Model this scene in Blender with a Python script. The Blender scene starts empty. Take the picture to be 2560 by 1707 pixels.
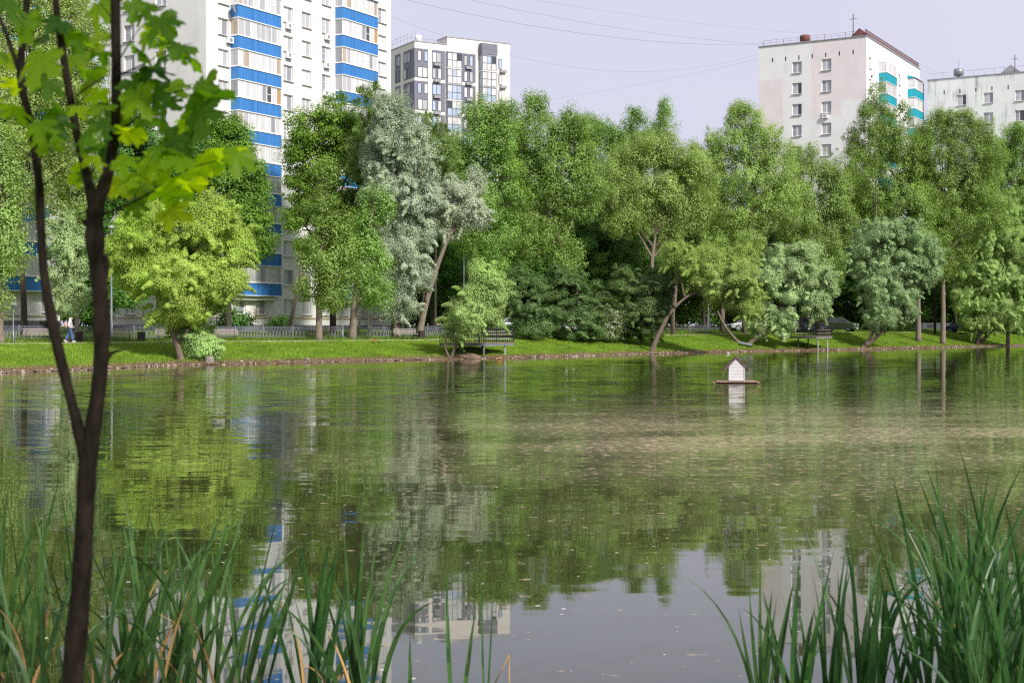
import bpy, math, random
import numpy as np
from mathutils import Vector, Matrix

# ------------------------------------------------------------------ camera, sky, sun
sc = bpy.context.scene
COL = sc.collection
H = 2.3                     # eye height over the water
F = 3555.0                  # focal length in photo pixels (50 mm on 36 mm)
PIT = math.atan((853.5 - 822.0) / F)
cam = bpy.data.cameras.new('camera'); camo = bpy.data.objects.new('camera', cam); COL.objects.link(camo)
camo.location = (0, 0, H); camo.rotation_euler = (math.pi / 2 - PIT, 0, 0)
cam.lens = 50; cam.sensor_width = 36; cam.clip_start = 0.1; cam.clip_end = 5000
cam.dof.use_dof = True; cam.dof.focus_distance = 110; cam.dof.aperture_fstop = 5.0
sc.camera = camo

SUN_EL, SUN_AZ = math.radians(38), math.radians(142)   # azimuth clockwise from +Y: behind and to the right
w = bpy.data.worlds.new('World'); sc.world = w; w.use_nodes = True
nt = w.node_tree; nt.nodes.clear()
out = nt.nodes.new('ShaderNodeOutputWorld'); bg = nt.nodes.new('ShaderNodeBackground')
sky = nt.nodes.new('ShaderNodeTexSky'); sky.sky_type = 'NISHITA'; sky.sun_disc = False
sky.sun_elevation = SUN_EL; sky.sun_rotation = SUN_AZ; sky.air_density = 1.0; sky.dust_density = 4.0; sky.ozone_density = 1.0
hz = nt.nodes.new('ShaderNodeMix'); hz.data_type = 'RGBA'; hz.inputs[0].default_value = 0.86
hz.inputs[7].default_value = (6.75, 6.6, 8.2, 1)        # thin even cloud veil over the blue
vn = nt.nodes.new('ShaderNodeTexNoise'); vn.inputs['Scale'].default_value = 2.2; vn.inputs['Detail'].default_value = 3
vt = nt.nodes.new('ShaderNodeTexCoord'); nt.links.new(vt.outputs['Generated'], vn.inputs['Vector'])
vr = nt.nodes.new('ShaderNodeValToRGB'); vr.color_ramp.elements[0].position = 0.3; vr.color_ramp.elements[1].position = 0.7
vr.color_ramp.elements[0].color = (6.55, 6.5, 8.0, 1); vr.color_ramp.elements[1].color = (7.0, 6.95, 8.2, 1)
nt.links.new(vn.outputs['Fac'], vr.inputs[0]); nt.links.new(vr.outputs[0], hz.inputs[7])
nt.links.new(sky.outputs[0], hz.inputs[6]); nt.links.new(hz.outputs[2], bg.inputs[0])
bg.inputs[1].default_value = 0.097
nt.links.new(bg.outputs[0], out.inputs[0])
sl = bpy.data.lights.new('sun', 'SUN'); sl.energy = 4.3; sl.angle = math.radians(7); sl.color = (1, 0.955, 0.88)
so = bpy.data.objects.new('sun', sl); COL.objects.link(so)
sd = Vector((math.sin(SUN_AZ) * math.cos(SUN_EL), math.cos(SUN_AZ) * math.cos(SUN_EL), math.sin(SUN_EL)))
so.rotation_euler = sd.to_track_quat('Z', 'Y').to_euler(); so.location = (60, -60, 80)
sc.view_settings.view_transform = 'Standard'; sc.view_settings.look = 'None'
sc.view_settings.exposure = 0.25; sc.view_settings.gamma = 1.0
sc.render.engine = 'CYCLES'
cy = sc.cycles; cy.max_bounces = 6; cy.diffuse_bounces = 3; cy.glossy_bounces = 3; cy.transmission_bounces = 4
cy.transparent_max_bounces = 4; cy.caustics_reflective = False; cy.caustics_refractive = False
cy.use_denoising = False; cy.pixel_filter_type = 'BLACKMAN_HARRIS'; cy.filter_width = 1.2; cy.sample_clamp_indirect = 6

# ------------------------------------------------------------------ helpers
R = random.Random(7)
def ray(px, py):
    cx, cyy = (px - 1280) / F, (853.5 - py) / F
    return (cx, math.cos(PIT) + cyy * math.sin(PIT), -math.sin(PIT) + cyy * math.cos(PIT))
def at(px, py, Y):
    d = ray(px, py); k = Y / d[1]
    return Vector((d[0] * k, Y, H + d[2] * k))
def atx(px, Y): return (px - 1280) / F * Y

def tag(o, label=None, cat=None, group=None, kind=None):
    if label: o['label'] = label
    if cat: o['category'] = cat
    if group: o['group'] = group
    if kind: o['kind'] = kind
    return o
def empty(name, loc=(0, 0, 0), rz=0.0):
    o = bpy.data.objects.new(name, None); COL.objects.link(o); o.location = loc; o.rotation_euler = (0, 0, rz)
    o.empty_display_size = 0.3
    return o
def children(o): return [c for c in list(COL.objects) if c.parent == o]
class Node:
    """a thing with parts remembered, so it can be copied"""
def copy_tree(o, kids, parent=None):
    c = o.copy(); COL.objects.link(c)
    if parent is not None: c.parent = parent
    for k, kk in kids: copy_tree(k, kk, c)
    return c

class MB:
    def __init__(self): self.v = []; self.f = []; self.m = []; self.sm = []
    def face(self, pts, m=0, s=False):
        b = len(self.v); self.v.extend([tuple(p) for p in pts]); self.f.append(tuple(range(b, b + len(pts)))); self.m.append(m); self.sm.append(s)
    def box(self, x0, x1, y0, y1, z0, z1, m=0):
        P = [(x0,y0,z0),(x1,y0,z0),(x1,y1,z0),(x0,y1,z0),(x0,y0,z1),(x1,y0,z1),(x1,y1,z1),(x0,y1,z1)]
        b = len(self.v); self.v.extend(P)
        for q in ((0,3,2,1),(4,5,6,7),(0,1,5,4),(1,2,6,5),(2,3,7,6),(3,0,4,7)):
            self.f.append(tuple(b + i for i in q)); self.m.append(m); self.sm.append(False)
    def tube(self, pts, rad, n=6, m=0, cap=True):
        pts = [Vector(p) for p in pts]
        if not isinstance(rad, (list, tuple)): rad = [rad] * len(pts)
        rings = []
        ref = Vector((0.31, 0.22, 0.93))
        for i, p in enumerate(pts):
            a = pts[max(0, i - 1)]; c = pts[min(len(pts) - 1, i + 1)]
            t = (c - a)
            if t.length < 1e-9: t = Vector((0, 0, 1))
            t.normalize()
            if abs(t.dot(ref)) > 0.95: ref2 = Vector((1, 0.1, 0))
            else: ref2 = ref
            s = t.cross(ref2).normalized(); u = s.cross(t)
            b = len(self.v)
            for k in range(n):
                an = 2 * math.pi * k / n
                q = p + (s * math.cos(an) + u * math.sin(an)) * rad[i]
                self.v.append((q.x, q.y, q.z))
            rings.append(b)
        for i in range(len(pts) - 1):
            for k in range(n):
                k2 = (k + 1) % n
                self.f.append((rings[i] + k, rings[i] + k2, rings[i + 1] + k2, rings[i + 1] + k)); self.m.append(m); self.sm.append(n > 4)
        if cap:
            self.f.append(tuple(rings[0] + k for k in range(n))[::-1]); self.m.append(m); self.sm.append(False)
            self.f.append(tuple(rings[-1] + k for k in range(n))); self.m.append(m); self.sm.append(False)
    def lathe(self, prof, n=12, m=0, c=(0, 0, 0)):
        b0 = len(self.v)
        for r, z in prof:
            for k in range(n):
                a = 2 * math.pi * k / n
                self.v.append((c[0] + r * math.cos(a), c[1] + r * math.sin(a), c[2] + z))
        for i in range(len(prof) - 1):
            for k in range(n):
                k2 = (k + 1) % n
                self.f.append((b0 + i*n + k, b0 + i*n + k2, b0 + (i+1)*n + k2, b0 + (i+1)*n + k)); self.m.append(m); self.sm.append(True)
        self.f.append(tuple(b0 + k for k in range(n))[::-1]); self.m.append(m); self.sm.append(False)
        self.f.append(tuple(b0 + (len(prof)-1)*n + k for k in range(n))); self.m.append(m); self.sm.append(False)
    def ellipsoid(self, c, r, n=10, m=0, rot=None):
        prof = [(math.sin(math.pi * i / 8), -math.cos(math.pi * i / 8)) for i in range(0, 9)]
        b0 = len(self.v)
        for pr, pz in prof:
            for k in range(n):
                a = 2 * math.pi * k / n
                p = Vector((pr * math.cos(a) * r[0], pr * math.sin(a) * r[1], pz * r[2]))
                if rot is not None: p = rot @ p
                self.v.append((c[0] + p.x, c[1] + p.y, c[2] + p.z))
        for i in range(8):
            for k in range(n):
                k2 = (k + 1) % n
                self.f.append((b0 + i*n + k, b0 + i*n + k2, b0 + (i+1)*n + k2, b0 + (i+1)*n + k)); self.m.append(m); self.sm.append(True)
    def prism(self, prof, y0, y1, m=0):
        """profile in xz extruded along y"""
        n = len(prof); b = len(self.v)
        for y in (y0, y1):
            for x, z in prof: self.v.append((x, y, z))
        self.f.append(tuple(b + i for i in range(n))); self.m.append(m); self.sm.append(False)
        self.f.append(tuple(b + n + i for i in range(n))[::-1]); self.m.append(m); self.sm.append(False)
        for i in range(n):
            j = (i + 1) % n
            self.f.append((b + i, b + n + i, b + n + j, b + j)); self.m.append(m); self.sm.append(False)
    def mesh(self, name, mats):
        me = bpy.data.meshes.new(name); me.from_pydata(self.v, [], self.f)
        for x in (mats if isinstance(mats, (list, tuple)) else [mats]): me.materials.append(x)
        me.polygons.foreach_set('material_index', self.m); me.polygons.foreach_set('use_smooth', self.sm)
        me.update(); return me
    def build(self, name, mats, parent=None, loc=None, rot=None):
        o = bpy.data.objects.new(name, self.mesh(name, mats)); COL.objects.link(o)
        if parent is not None: o.parent = parent
        if loc is not None: o.location = loc
        if rot is not None: o.rotation_euler = rot
        return o

def poly_mesh(name, V, nper, mats, midx=None, smooth=False):
    """V: (N*nper,3) array, consecutive faces with nper corners"""
    me = bpy.data.meshes.new(name); nv = len(V); nf = nv // nper
    me.vertices.add(nv); me.vertices.foreach_set('co', np.ascontiguousarray(V, dtype=np.float32).ravel())
    me.loops.add(nv); me.loops.foreach_set('vertex_index', np.arange(nv, dtype=np.int32))
    me.polygons.add(nf); me.polygons.foreach_set('loop_start', np.arange(0, nv, nper, dtype=np.int32))
    if midx is not None: me.polygons.foreach_set('material_index', midx.astype(np.int32))
    if smooth: me.polygons.foreach_set('use_smooth', np.ones(nf, dtype=bool))
    for x in (mats if isinstance(mats, (list, tuple)) else [mats]): me.materials.append(x)
    me.update(calc_edges=True); me.validate(); return me

# ------------------------------------------------------------------ materials
def nodes_of(name):
    m = bpy.data.materials.new(name); m.use_nodes = True
    t = m.node_tree; b = t.nodes['Principled BSDF']; return m, t, b
def noise(t, scale, detail=4, rough=0.55, coord='Object', stretch=None):
    tc = t.nodes.new('ShaderNodeTexCoord'); n = t.nodes.new('ShaderNodeTexNoise')
    n.inputs['Scale'].default_value = scale; n.inputs['Detail'].default_value = detail; n.inputs['Roughness'].default_value = rough
    src = tc.outputs[coord]
    if stretch:
        mp = t.nodes.new('ShaderNodeMapping'); mp.inputs['Scale'].default_value = stretch
        t.links.new(src, mp.inputs[0]); src = mp.outputs[0]
    t.links.new(src, n.inputs['Vector']); return n
def ramp(t, fac, stops):
    r = t.nodes.new('ShaderNodeValToRGB'); e = r.color_ramp.elements
    while len(e) < len(stops): e.new(0.5)
    for i, (p, c) in enumerate(stops):
        e[i].position = p; e[i].color = (*c, 1) if len(c) == 3 else c
    t.links.new(fac, r.inputs[0]); return r
def sc3(c, k): return tuple(min(1, x * k) for x in c)
def mat(name, col, rough=0.7, var=0.12, scale=3.0, metal=0.0, spec=0.4, bump=0.0, stretch=None, col2=None):
    m, t, b = nodes_of(name)
    n = noise(t, scale, 5, 0.6, stretch=stretch)
    r = ramp(t, n.outputs['Fac'], [(0.3, sc3(col, 1 - var)), (0.7, col2 if col2 else sc3(col, 1 + var))])
    t.links.new(r.outputs[0], b.inputs['Base Color'])
    b.inputs['Roughness'].default_value = rough; b.inputs['Metallic'].default_value = metal
    b.inputs['Specular IOR Level'].default_value = spec
    if bump:
        bp = t.nodes.new('ShaderNodeBump'); bp.inputs['Strength'].default_value = 0.6; bp.inputs['Distance'].default_value = bump
        t.links.new(n.outputs['Fac'], bp.inputs['Height']); t.links.new(bp.outputs[0], b.inputs['Normal'])
    return m
def leafmat(name, cols, trans=0.35, tcol=None, rough=0.5, spec=0.35, patch=0.25):
    m, t, b = nodes_of(name)
    g = t.nodes.new('ShaderNodeNewGeometry')
    r = ramp(t, g.outputs['Random Per Island'], [(i / (len(cols) - 1), c) for i, c in enumerate(cols)])
    n = noise(t, 0.35, 3, 0.6)
    hsv = t.nodes.new('ShaderNodeHueSaturation')
    mr = t.nodes.new('ShaderNodeMapRange'); mr.inputs[1].default_value = 0.3; mr.inputs[2].default_value = 0.7
    mr.inputs[3].default_value = 1 - patch; mr.inputs[4].default_value = 1 + patch
    t.links.new(n.outputs['Fac'], mr.inputs[0]); t.links.new(mr.outputs[0], hsv.inputs['Value']); t.links.new(r.outputs[0], hsv.inputs['Color'])
    oi = t.nodes.new('ShaderNodeObjectInfo'); h_ = t.nodes.new('ShaderNodeMapRange'); h_.inputs[3].default_value = 0.488; h_.inputs[4].default_value = 0.512
    t.links.new(oi.outputs['Random'], h_.inputs[0]); t.links.new(h_.outputs[0], hsv.inputs['Hue'])
    v_ = t.nodes.new('ShaderNodeMath'); v_.operation = 'MULTIPLY_ADD'; v_.inputs[1].default_value = 7.31; v_.inputs[2].default_value = 0.0; t.links.new(oi.outputs['Random'], v_.inputs[0])
    fr_ = t.nodes.new('ShaderNodeMath'); fr_.operation = 'FRACT'; t.links.new(v_.outputs[0], fr_.inputs[0])
    v2_ = t.nodes.new('ShaderNodeMapRange'); v2_.inputs[3].default_value = 0.95; v2_.inputs[4].default_value = 1.15; t.links.new(fr_.outputs[0], v2_.inputs[0])
    v3_ = t.nodes.new('ShaderNodeMath'); v3_.operation = 'MULTIPLY'; t.links.new(v2_.outputs[0], v3_.inputs[0]); t.links.new(mr.outputs[0], v3_.inputs[1]); t.links.new(v3_.outputs[0], hsv.inputs['Value'])
    t.links.new(hsv.outputs[0], b.inputs['Base Color'])
    b.inputs['Roughness'].default_value = rough; b.inputs['Specular IOR Level'].default_value = spec
    tr = t.nodes.new('ShaderNodeBsdfTranslucent'); mx = t.nodes.new('ShaderNodeMixShader'); mx.inputs[0].default_value = trans
    h2 = t.nodes.new('ShaderNodeMix'); h2.data_type = 'RGBA'; h2.blend_type = 'MULTIPLY'; h2.inputs[0].default_value = 1
    h2.inputs[7].default_value = (*(tcol or (1.5, 1.5, 0.5)), 1)
    t.links.new(hsv.outputs[0], h2.inputs[6]); t.links.new(h2.outputs[2], tr.inputs[0])
    o = t.nodes['Material Output']
    t.links.new(b.outputs[0], mx.inputs[1]); t.links.new(tr.outputs[0], mx.inputs[2]); t.links.new(mx.outputs[0], o.inputs[0])
    return m

M = {}
M['bark'] = mat('bark', (0.15, 0.115, 0.085), 0.9, 0.45, 2.5, bump=0.03, stretch=(6, 6, 1.2))
M['bark_pale'] = mat('bark_pale', (0.20, 0.16, 0.125), 0.9, 0.4, 2.5, bump=0.03, stretch=(6, 6, 1.0))
M['bark_dark'] = mat('bark_dark', (0.055, 0.043, 0.035), 0.9, 0.4, 3, bump=0.02, stretch=(6, 6, 1.2))
M['bark_birch'] = mat('bark_birch', (0.55, 0.52, 0.47), 0.8, 0.3, 4, stretch=(1, 1, 5))
M['white'] = mat('white_paint', (0.80, 0.80, 0.79), 0.6, 0.05, 0.4)
M['frame'] = mat('window_frame_white', (0.78, 0.78, 0.77), 0.45, 0.04, 1)
M['sill'] = mat('sill_metal', (0.5, 0.49, 0.48), 0.5, 0.1, 1)
M['blue'] = mat('blue_sheet', (0.04, 0.19, 0.50), 0.5, 0.12, 0.8, stretch=(9, 9, 0.2), col2=(0.07, 0.26, 0.60))
M['teal'] = mat('teal_sheet', (0.01, 0.36, 0.45), 0.5, 0.12, 0.8, stretch=(9, 9, 0.2))
M['wood_panel'] = mat('wood_panel', (0.42, 0.25, 0.13), 0.7, 0.2, 2)
M['metal_grey'] = mat('metal_grey', (0.32, 0.33, 0.35), 0.5, 0.1, 3, metal=0.2)
M['fence'] = mat('fence_paint', (0.19, 0.19, 0.24), 0.5, 0.15, 3)
M['galv'] = mat('galvanised', (0.24, 0.26, 0.28), 0.45, 0.1, 3, metal=0.3)
M['dark_metal'] = mat('dark_metal', (0.035, 0.035, 0.04), 0.5, 0.2, 3)
M['rust'] = mat('rust', (0.16, 0.07, 0.06), 0.85, 0.35, 1.5)
M['plinth'] = mat('plinth', (0.13, 0.14, 0.15), 0.85, 0.12, 0.8)
M['pipe'] = mat('gas_pipe_yellow', (0.55, 0.28, 0.03), 0.5, 0.1, 2)
M['deck_wood'] = mat('deck_wood', (0.27, 0.19, 0.15), 0.8, 0.3, 2, stretch=(1, 8, 8))
M['bench_wood'] = mat('bench_wood', (0.34, 0.29, 0.27), 0.7, 0.15, 4)
M['bench_dark'] = mat('bench_wood_dark', (0.14, 0.10, 0.09), 0.7, 0.15, 4)
M['bin'] = mat('bin_brown', (0.045, 0.03, 0.03), 0.6, 0.2, 4)
M['asphalt'] = mat('asphalt', (0.06, 0.06, 0.06), 0.9, 0.2, 2)
M['path'] = mat('path_gravel', (0.40, 0.36, 0.30), 0.95, 0.12, 2.5)
M['roofing'] = mat('roofing', (0.09, 0.09, 0.09), 0.9, 0.2, 1)
M['boulder'] = mat('brown_boulder', (0.17, 0.12, 0.085), 0.9, 0.3, 3, bump=0.02)
M['stone'] = mat('pale_stone', (0.24, 0.215, 0.20), 0.85, 0.3, 3, bump=0.02)

def glass(name, col, rough=0.12):
    m, t, b = nodes_of(name)
    n = noise(t, 0.9, 2, stretch=(3, 3, 0.3))
    r = ramp(t, n.outputs['Fac'], [(0.35, sc3(col, 0.86)), (0.65, sc3(col, 1.12))])
    t.links.new(r.outputs[0], b.inputs['Base Color']); b.inputs['Roughness'].default_value = rough
    b.inputs['Specular IOR Level'].default_value = 0.8
    return m
M['g_dark'] = glass('glass_dark', (0.05, 0.055, 0.065))
M['g_mid'] = glass('glass_mid', (0.27, 0.28, 0.31))
M['g_light'] = glass('glass_curtain', (0.42, 0.42, 0.44))
M['g_white'] = glass('glass_white_curtain', (0.58, 0.58, 0.59))
M['g_warm'] = glass('glass_warm_curtain', (0.42, 0.34, 0.27))
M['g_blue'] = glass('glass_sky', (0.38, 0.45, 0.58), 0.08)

def plaster(name, col, seam=True, streak=0.0, patch=None):
    m, t, b = nodes_of(name)
    n = noise(t, 0.35, 6, 0.65)
    r = ramp(t, n.outputs['Fac'], [(0.3, sc3(col, 0.93)), (0.7, sc3(col, 1.04))])
    cur = r.outputs[0]
    if patch:   # big repainted patches with straight edges
        tc = t.nodes.new('ShaderNodeTexCoord')
        mp = t.nodes.new('ShaderNodeMapping'); mp.inputs['Scale'].default_value = (0.14, 0.14, 0.115); mp.inputs['Location'].default_value = patch[1]
        vr = t.nodes.new('ShaderNodeTexWhiteNoise')
        fl = t.nodes.new('ShaderNodeVectorMath'); fl.operation = 'FLOOR'
        t.links.new(tc.outputs['Object'], mp.inputs[0]); t.links.new(mp.outputs[0], fl.inputs[0]); t.links.new(fl.outputs[0], vr.inputs[0])
        st = t.nodes.new('ShaderNodeMath'); st.operation = 'GREATER_THAN'; st.inputs[1].default_value = patch[2]
        t.links.new(vr.outputs['Value'], st.inputs[0])
        mx = t.nodes.new('ShaderNodeMix'); mx.data_type = 'RGBA'; mx.blend_type = 'MULTIPLY'
        mx.inputs[7].default_value = (*patch[0], 1)
        t.links.new(st.outputs[0], mx.inputs[0]); t.links.new(cur, mx.inputs[6]); cur = mx.outputs[2]
    if streak:
        n2 = noise(t, 1.0, 5, 0.7, stretch=(1.1, 1.1, 0.035))
        n3 = noise(t, 0.5, 3, 0.6, stretch=(1, 1, 0.4))
        mm = t.nodes.new('ShaderNodeMath'); mm.operation = 'MULTIPLY'
        t.links.new(n2.outputs['Fac'], mm.inputs[0]); t.links.new(n3.outputs['Fac'], mm.inputs[1])
        r2 = ramp(t, mm.outputs[0], [(0.25, (1, 1, 1)), (0.42, (1 - streak, 1 - streak, 1 - streak * 1.05))])
        mx = t.nodes.new('ShaderNodeMix'); mx.data_type = 'RGBA'; mx.blend_type = 'MULTIPLY'; mx.inputs[0].default_value = 1
        t.links.new(cur, mx.inputs[6]); t.links.new(r2.outputs[0], mx.inputs[7]); cur = mx.outputs[2]
    t.links.new(cur, b.inputs['Base Color']); b.inputs['Roughness'].default_value = 0.9; b.inputs['Specular IOR Level'].default_value = 0.2
    bp = t.nodes.new('ShaderNodeBump'); bp.inputs['Strength'].default_value = 0.3; bp.inputs['Distance'].default_value = 0.02
    t.links.new(n.outputs['Fac'], bp.inputs['Height']); t.links.new(bp.outputs[0], b.inputs['Normal'])
    return m
M['plaster_white'] = plaster('plaster_white', (0.74, 0.73, 0.71), streak=0.12)
M['plaster_cream'] = plaster('plaster_cream', (0.80, 0.79, 0.785), streak=0.08)
M['plaster_pink'] = plaster('plaster_pink', (0.78, 0.71, 0.71), streak=0.08)
M['plaster_streak'] = plaster('plaster_streaked', (0.74, 0.745, 0.74), streak=0.7)
M['plaster_green'] = plaster('plaster_green', (0.71, 0.745, 0.715), streak=0.6)
M['cladding_beige'] = mat('cladding_beige', (0.72, 0.665, 0.62), 0.7, 0.06, 1.2, stretch=(0.5, 0.5, 3))
M['cladding_grey'] = mat('cladding_grey', (0.17, 0.165, 0.215), 0.6, 0.08, 1.2, stretch=(0.5, 0.5, 3))
M['frame_dark'] = mat('window_frame_dark', (0.06, 0.06, 0.085), 0.5, 0.08, 2)

# foliage
M['leaf_poplar'] = leafmat('leaf_poplar', [(0.121, 0.233, 0.042), (0.18, 0.315, 0.058), (0.241, 0.374, 0.088), (0.332, 0.467, 0.176)], 0.35)
M['leaf_poplar_pale'] = leafmat('leaf_poplar_pale', [(0.18, 0.285, 0.068), (0.252, 0.37, 0.09), (0.322, 0.433, 0.135), (0.422, 0.528, 0.236)], 0.35)
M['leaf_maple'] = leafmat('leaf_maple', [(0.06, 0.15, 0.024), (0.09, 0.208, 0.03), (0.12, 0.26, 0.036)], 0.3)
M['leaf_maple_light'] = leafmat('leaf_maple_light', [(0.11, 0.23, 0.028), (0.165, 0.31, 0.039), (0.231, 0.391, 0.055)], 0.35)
M['leaf_lime'] = leafmat('leaf_lime', [(0.31, 0.46, 0.077), (0.414, 0.575, 0.121), (0.529, 0.678, 0.176)], 0.38, (1.3, 1.3, 0.7))
M['leaf_silver'] = leafmat('leaf_silver', [(0.367, 0.439, 0.289), (0.464, 0.541, 0.379), (0.58, 0.653, 0.487)], 0.22, (1.0, 1.1, 0.8))
M['leaf_greywillow'] = leafmat('leaf_greywillow', [(0.291, 0.41, 0.162), (0.378, 0.518, 0.228), (0.495, 0.648, 0.332)], 0.22, (1.0, 1.1, 0.7))
M['leaf_palewillow'] = leafmat('leaf_palewillow', [(0.281, 0.41, 0.114), (0.378, 0.529, 0.171), (0.485, 0.637, 0.266)], 0.3, (1.2, 1.2, 0.7))
M['leaf_acacia'] = leafmat('leaf_acacia', [(0.093, 0.156, 0.047), (0.132, 0.213, 0.062), (0.178, 0.269, 0.088)], 0.25)
M['leaf_birch'] = leafmat('leaf_birch', [(0.16, 0.24, 0.06), (0.22, 0.31, 0.08), (0.28, 0.37, 0.11)], 0.35)
M['leaf_softlime'] = leafmat('leaf_softlime', [(0.29, 0.432, 0.09), (0.39, 0.54, 0.14), (0.49, 0.626, 0.21)], 0.36, (1.2, 1.25, 0.7))
M['petal'] = mat('petal_white', (0.8, 0.8, 0.74), 0.7, 0.05)

# ------------------------------------------------------------------ terrain
U = (0.53, 0.848); N_ = (-0.848, 0.53)
SH = [(-60, 40), (-26.6, 73.7), (-24.3, 77.9), (-22, 89), (-16.9, 93.8), (-12, 99.8), (-5.5, 107.6), (-0.9, 110.5), (4, 117.5), (12.6, 130),
      (25.2, 145), (38.8, 157), (59, 182), (69.6, 193), (160, 270)]
SA = [U[0]*x + U[1]*y for x, y in SH]; SB = [N_[0]*x + N_[1]*y for x, y in SH]
SB[0] = 62.0; SB[-1] = 34.0
_a = np.linspace(-150, 600, 1501); _b = np.interp(_a, SA, SB)
_k = np.exp(-0.5 * (np.arange(-12, 13) / 5.0) ** 2); _k /= _k.sum()
_b = np.convolve(np.pad(_b, 12, mode='edge'), _k, mode='valid') + 0.25 * np.sin(_a * 0.9) + 0.18 * np.sin(_a * 2.3 + 1)
def bshore(a): return np.interp(a, _a, _b)
def zpath(a): return np.interp(a, [95, 165], [1.35, 1.85])
PRO = [-60, -6, -1.5, 0, 0.5, 1.3, 3.5, 6.5, 8.6, 9.2, 10.8, 12, 14, 30, 60, 1000]
def zland(a, b):
    o = b - bshore(a); zp = zpath(a)
    f = np.interp(o, PRO, [-1.5, -1.0, -0.35, 0.0, 0.13, 0.24, 0.24, 0.24, 0.24, 0.24, 0.24, 0.24, 0.24, 0.24, 0.24, 0.24])
    g = np.interp(o, PRO, [0, 0, 0, 0, 0, 0, 0.30, 0.74, 0.985, 1, 1, 1.0, 1.0, 1.0, 1.0, 1.0])
    x = np.interp(o, PRO, [0, 0, 0, 0, 0, 0, 0, 0, 0, 0, 0, 0.12, 0.30, 0.72, 0.9, 0.9])
    return f + g * (zp - 0.24) + x
def ab(X, Y): return U[0]*X + U[1]*Y, N_[0]*X + N_[1]*Y
def xy(a, b): return U[0]*a + N_[0]*b, U[1]*a + N_[1]*b
def zg(X, Y):
    a, b = ab(X, Y); return float(zland(a, b))
def on(px, o):
    """point on the far bank seen in photo column px at distance o inland of the waterline"""
    lo, hi = 20.0, 600.0
    for _ in range(50):
        Y = 0.5 * (lo + hi); X = atx(px, Y); a, b = ab(X, Y)
        if b - float(bshore(a)) < o: lo = Y
        else: hi = Y
    return Vector((X, Y, zg(X, Y)))
def ground(px, Y):
    X = atx(px, Y); return Vector((X, Y, zg(X, Y)))

av = np.concatenate([np.linspace(-150, 30, 19)[:-1], np.arange(30, 260, 0.8), np.linspace(260, 600, 24)])
bo = np.concatenate([[-60, -20, -6, -3, -1.5, -0.8], np.arange(-0.4, 2.0, 0.2), np.arange(2.0, 9.2, 0.45), [9.2, 9.25, 10.8, 10.85], np.arange(11.2, 16, 0.6), [18, 22, 30, 45, 60, 90, 150, 300, 600]])
rng = np.random.default_rng(3)
AA, BB = np.meshgrid(av, bo, indexing='ij')
Bw = bshore(AA) + BB; Zt = zland(AA, Bw)
amp = np.interp(BB, [-1, 0, 1, 9, 9.2, 10.8, 11, 20], [0, 0.03, 0.04, 0.035, 0, 0, 0.04, 0.05])
Zt = Zt + amp * rng.normal(0, 1, Zt.shape)
Xw = U[0]*AA + N_[0]*Bw; Yw = U[1]*AA + N_[1]*Bw
nA, nB = AA.shape
verts = np.stack([Xw, Yw, Zt], -1).reshape(-1, 3)
faces = []
fm = []
for i in range(nA - 1):
    for j in range(nB - 1):
        if 9.2 < 0.5 * (bo[j] + bo[j+1]) < 10.9 and bo[j] >= 9.2 - 1e-6 and False: continue
        faces.append((i*nB + j, i*nB + j + 1, (i+1)*nB + j + 1, (i+1)*nB + j)); fm.append(0)
me = bpy.data.meshes.new('ground'); me.from_pydata(verts.tolist(), [], faces)

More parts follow.
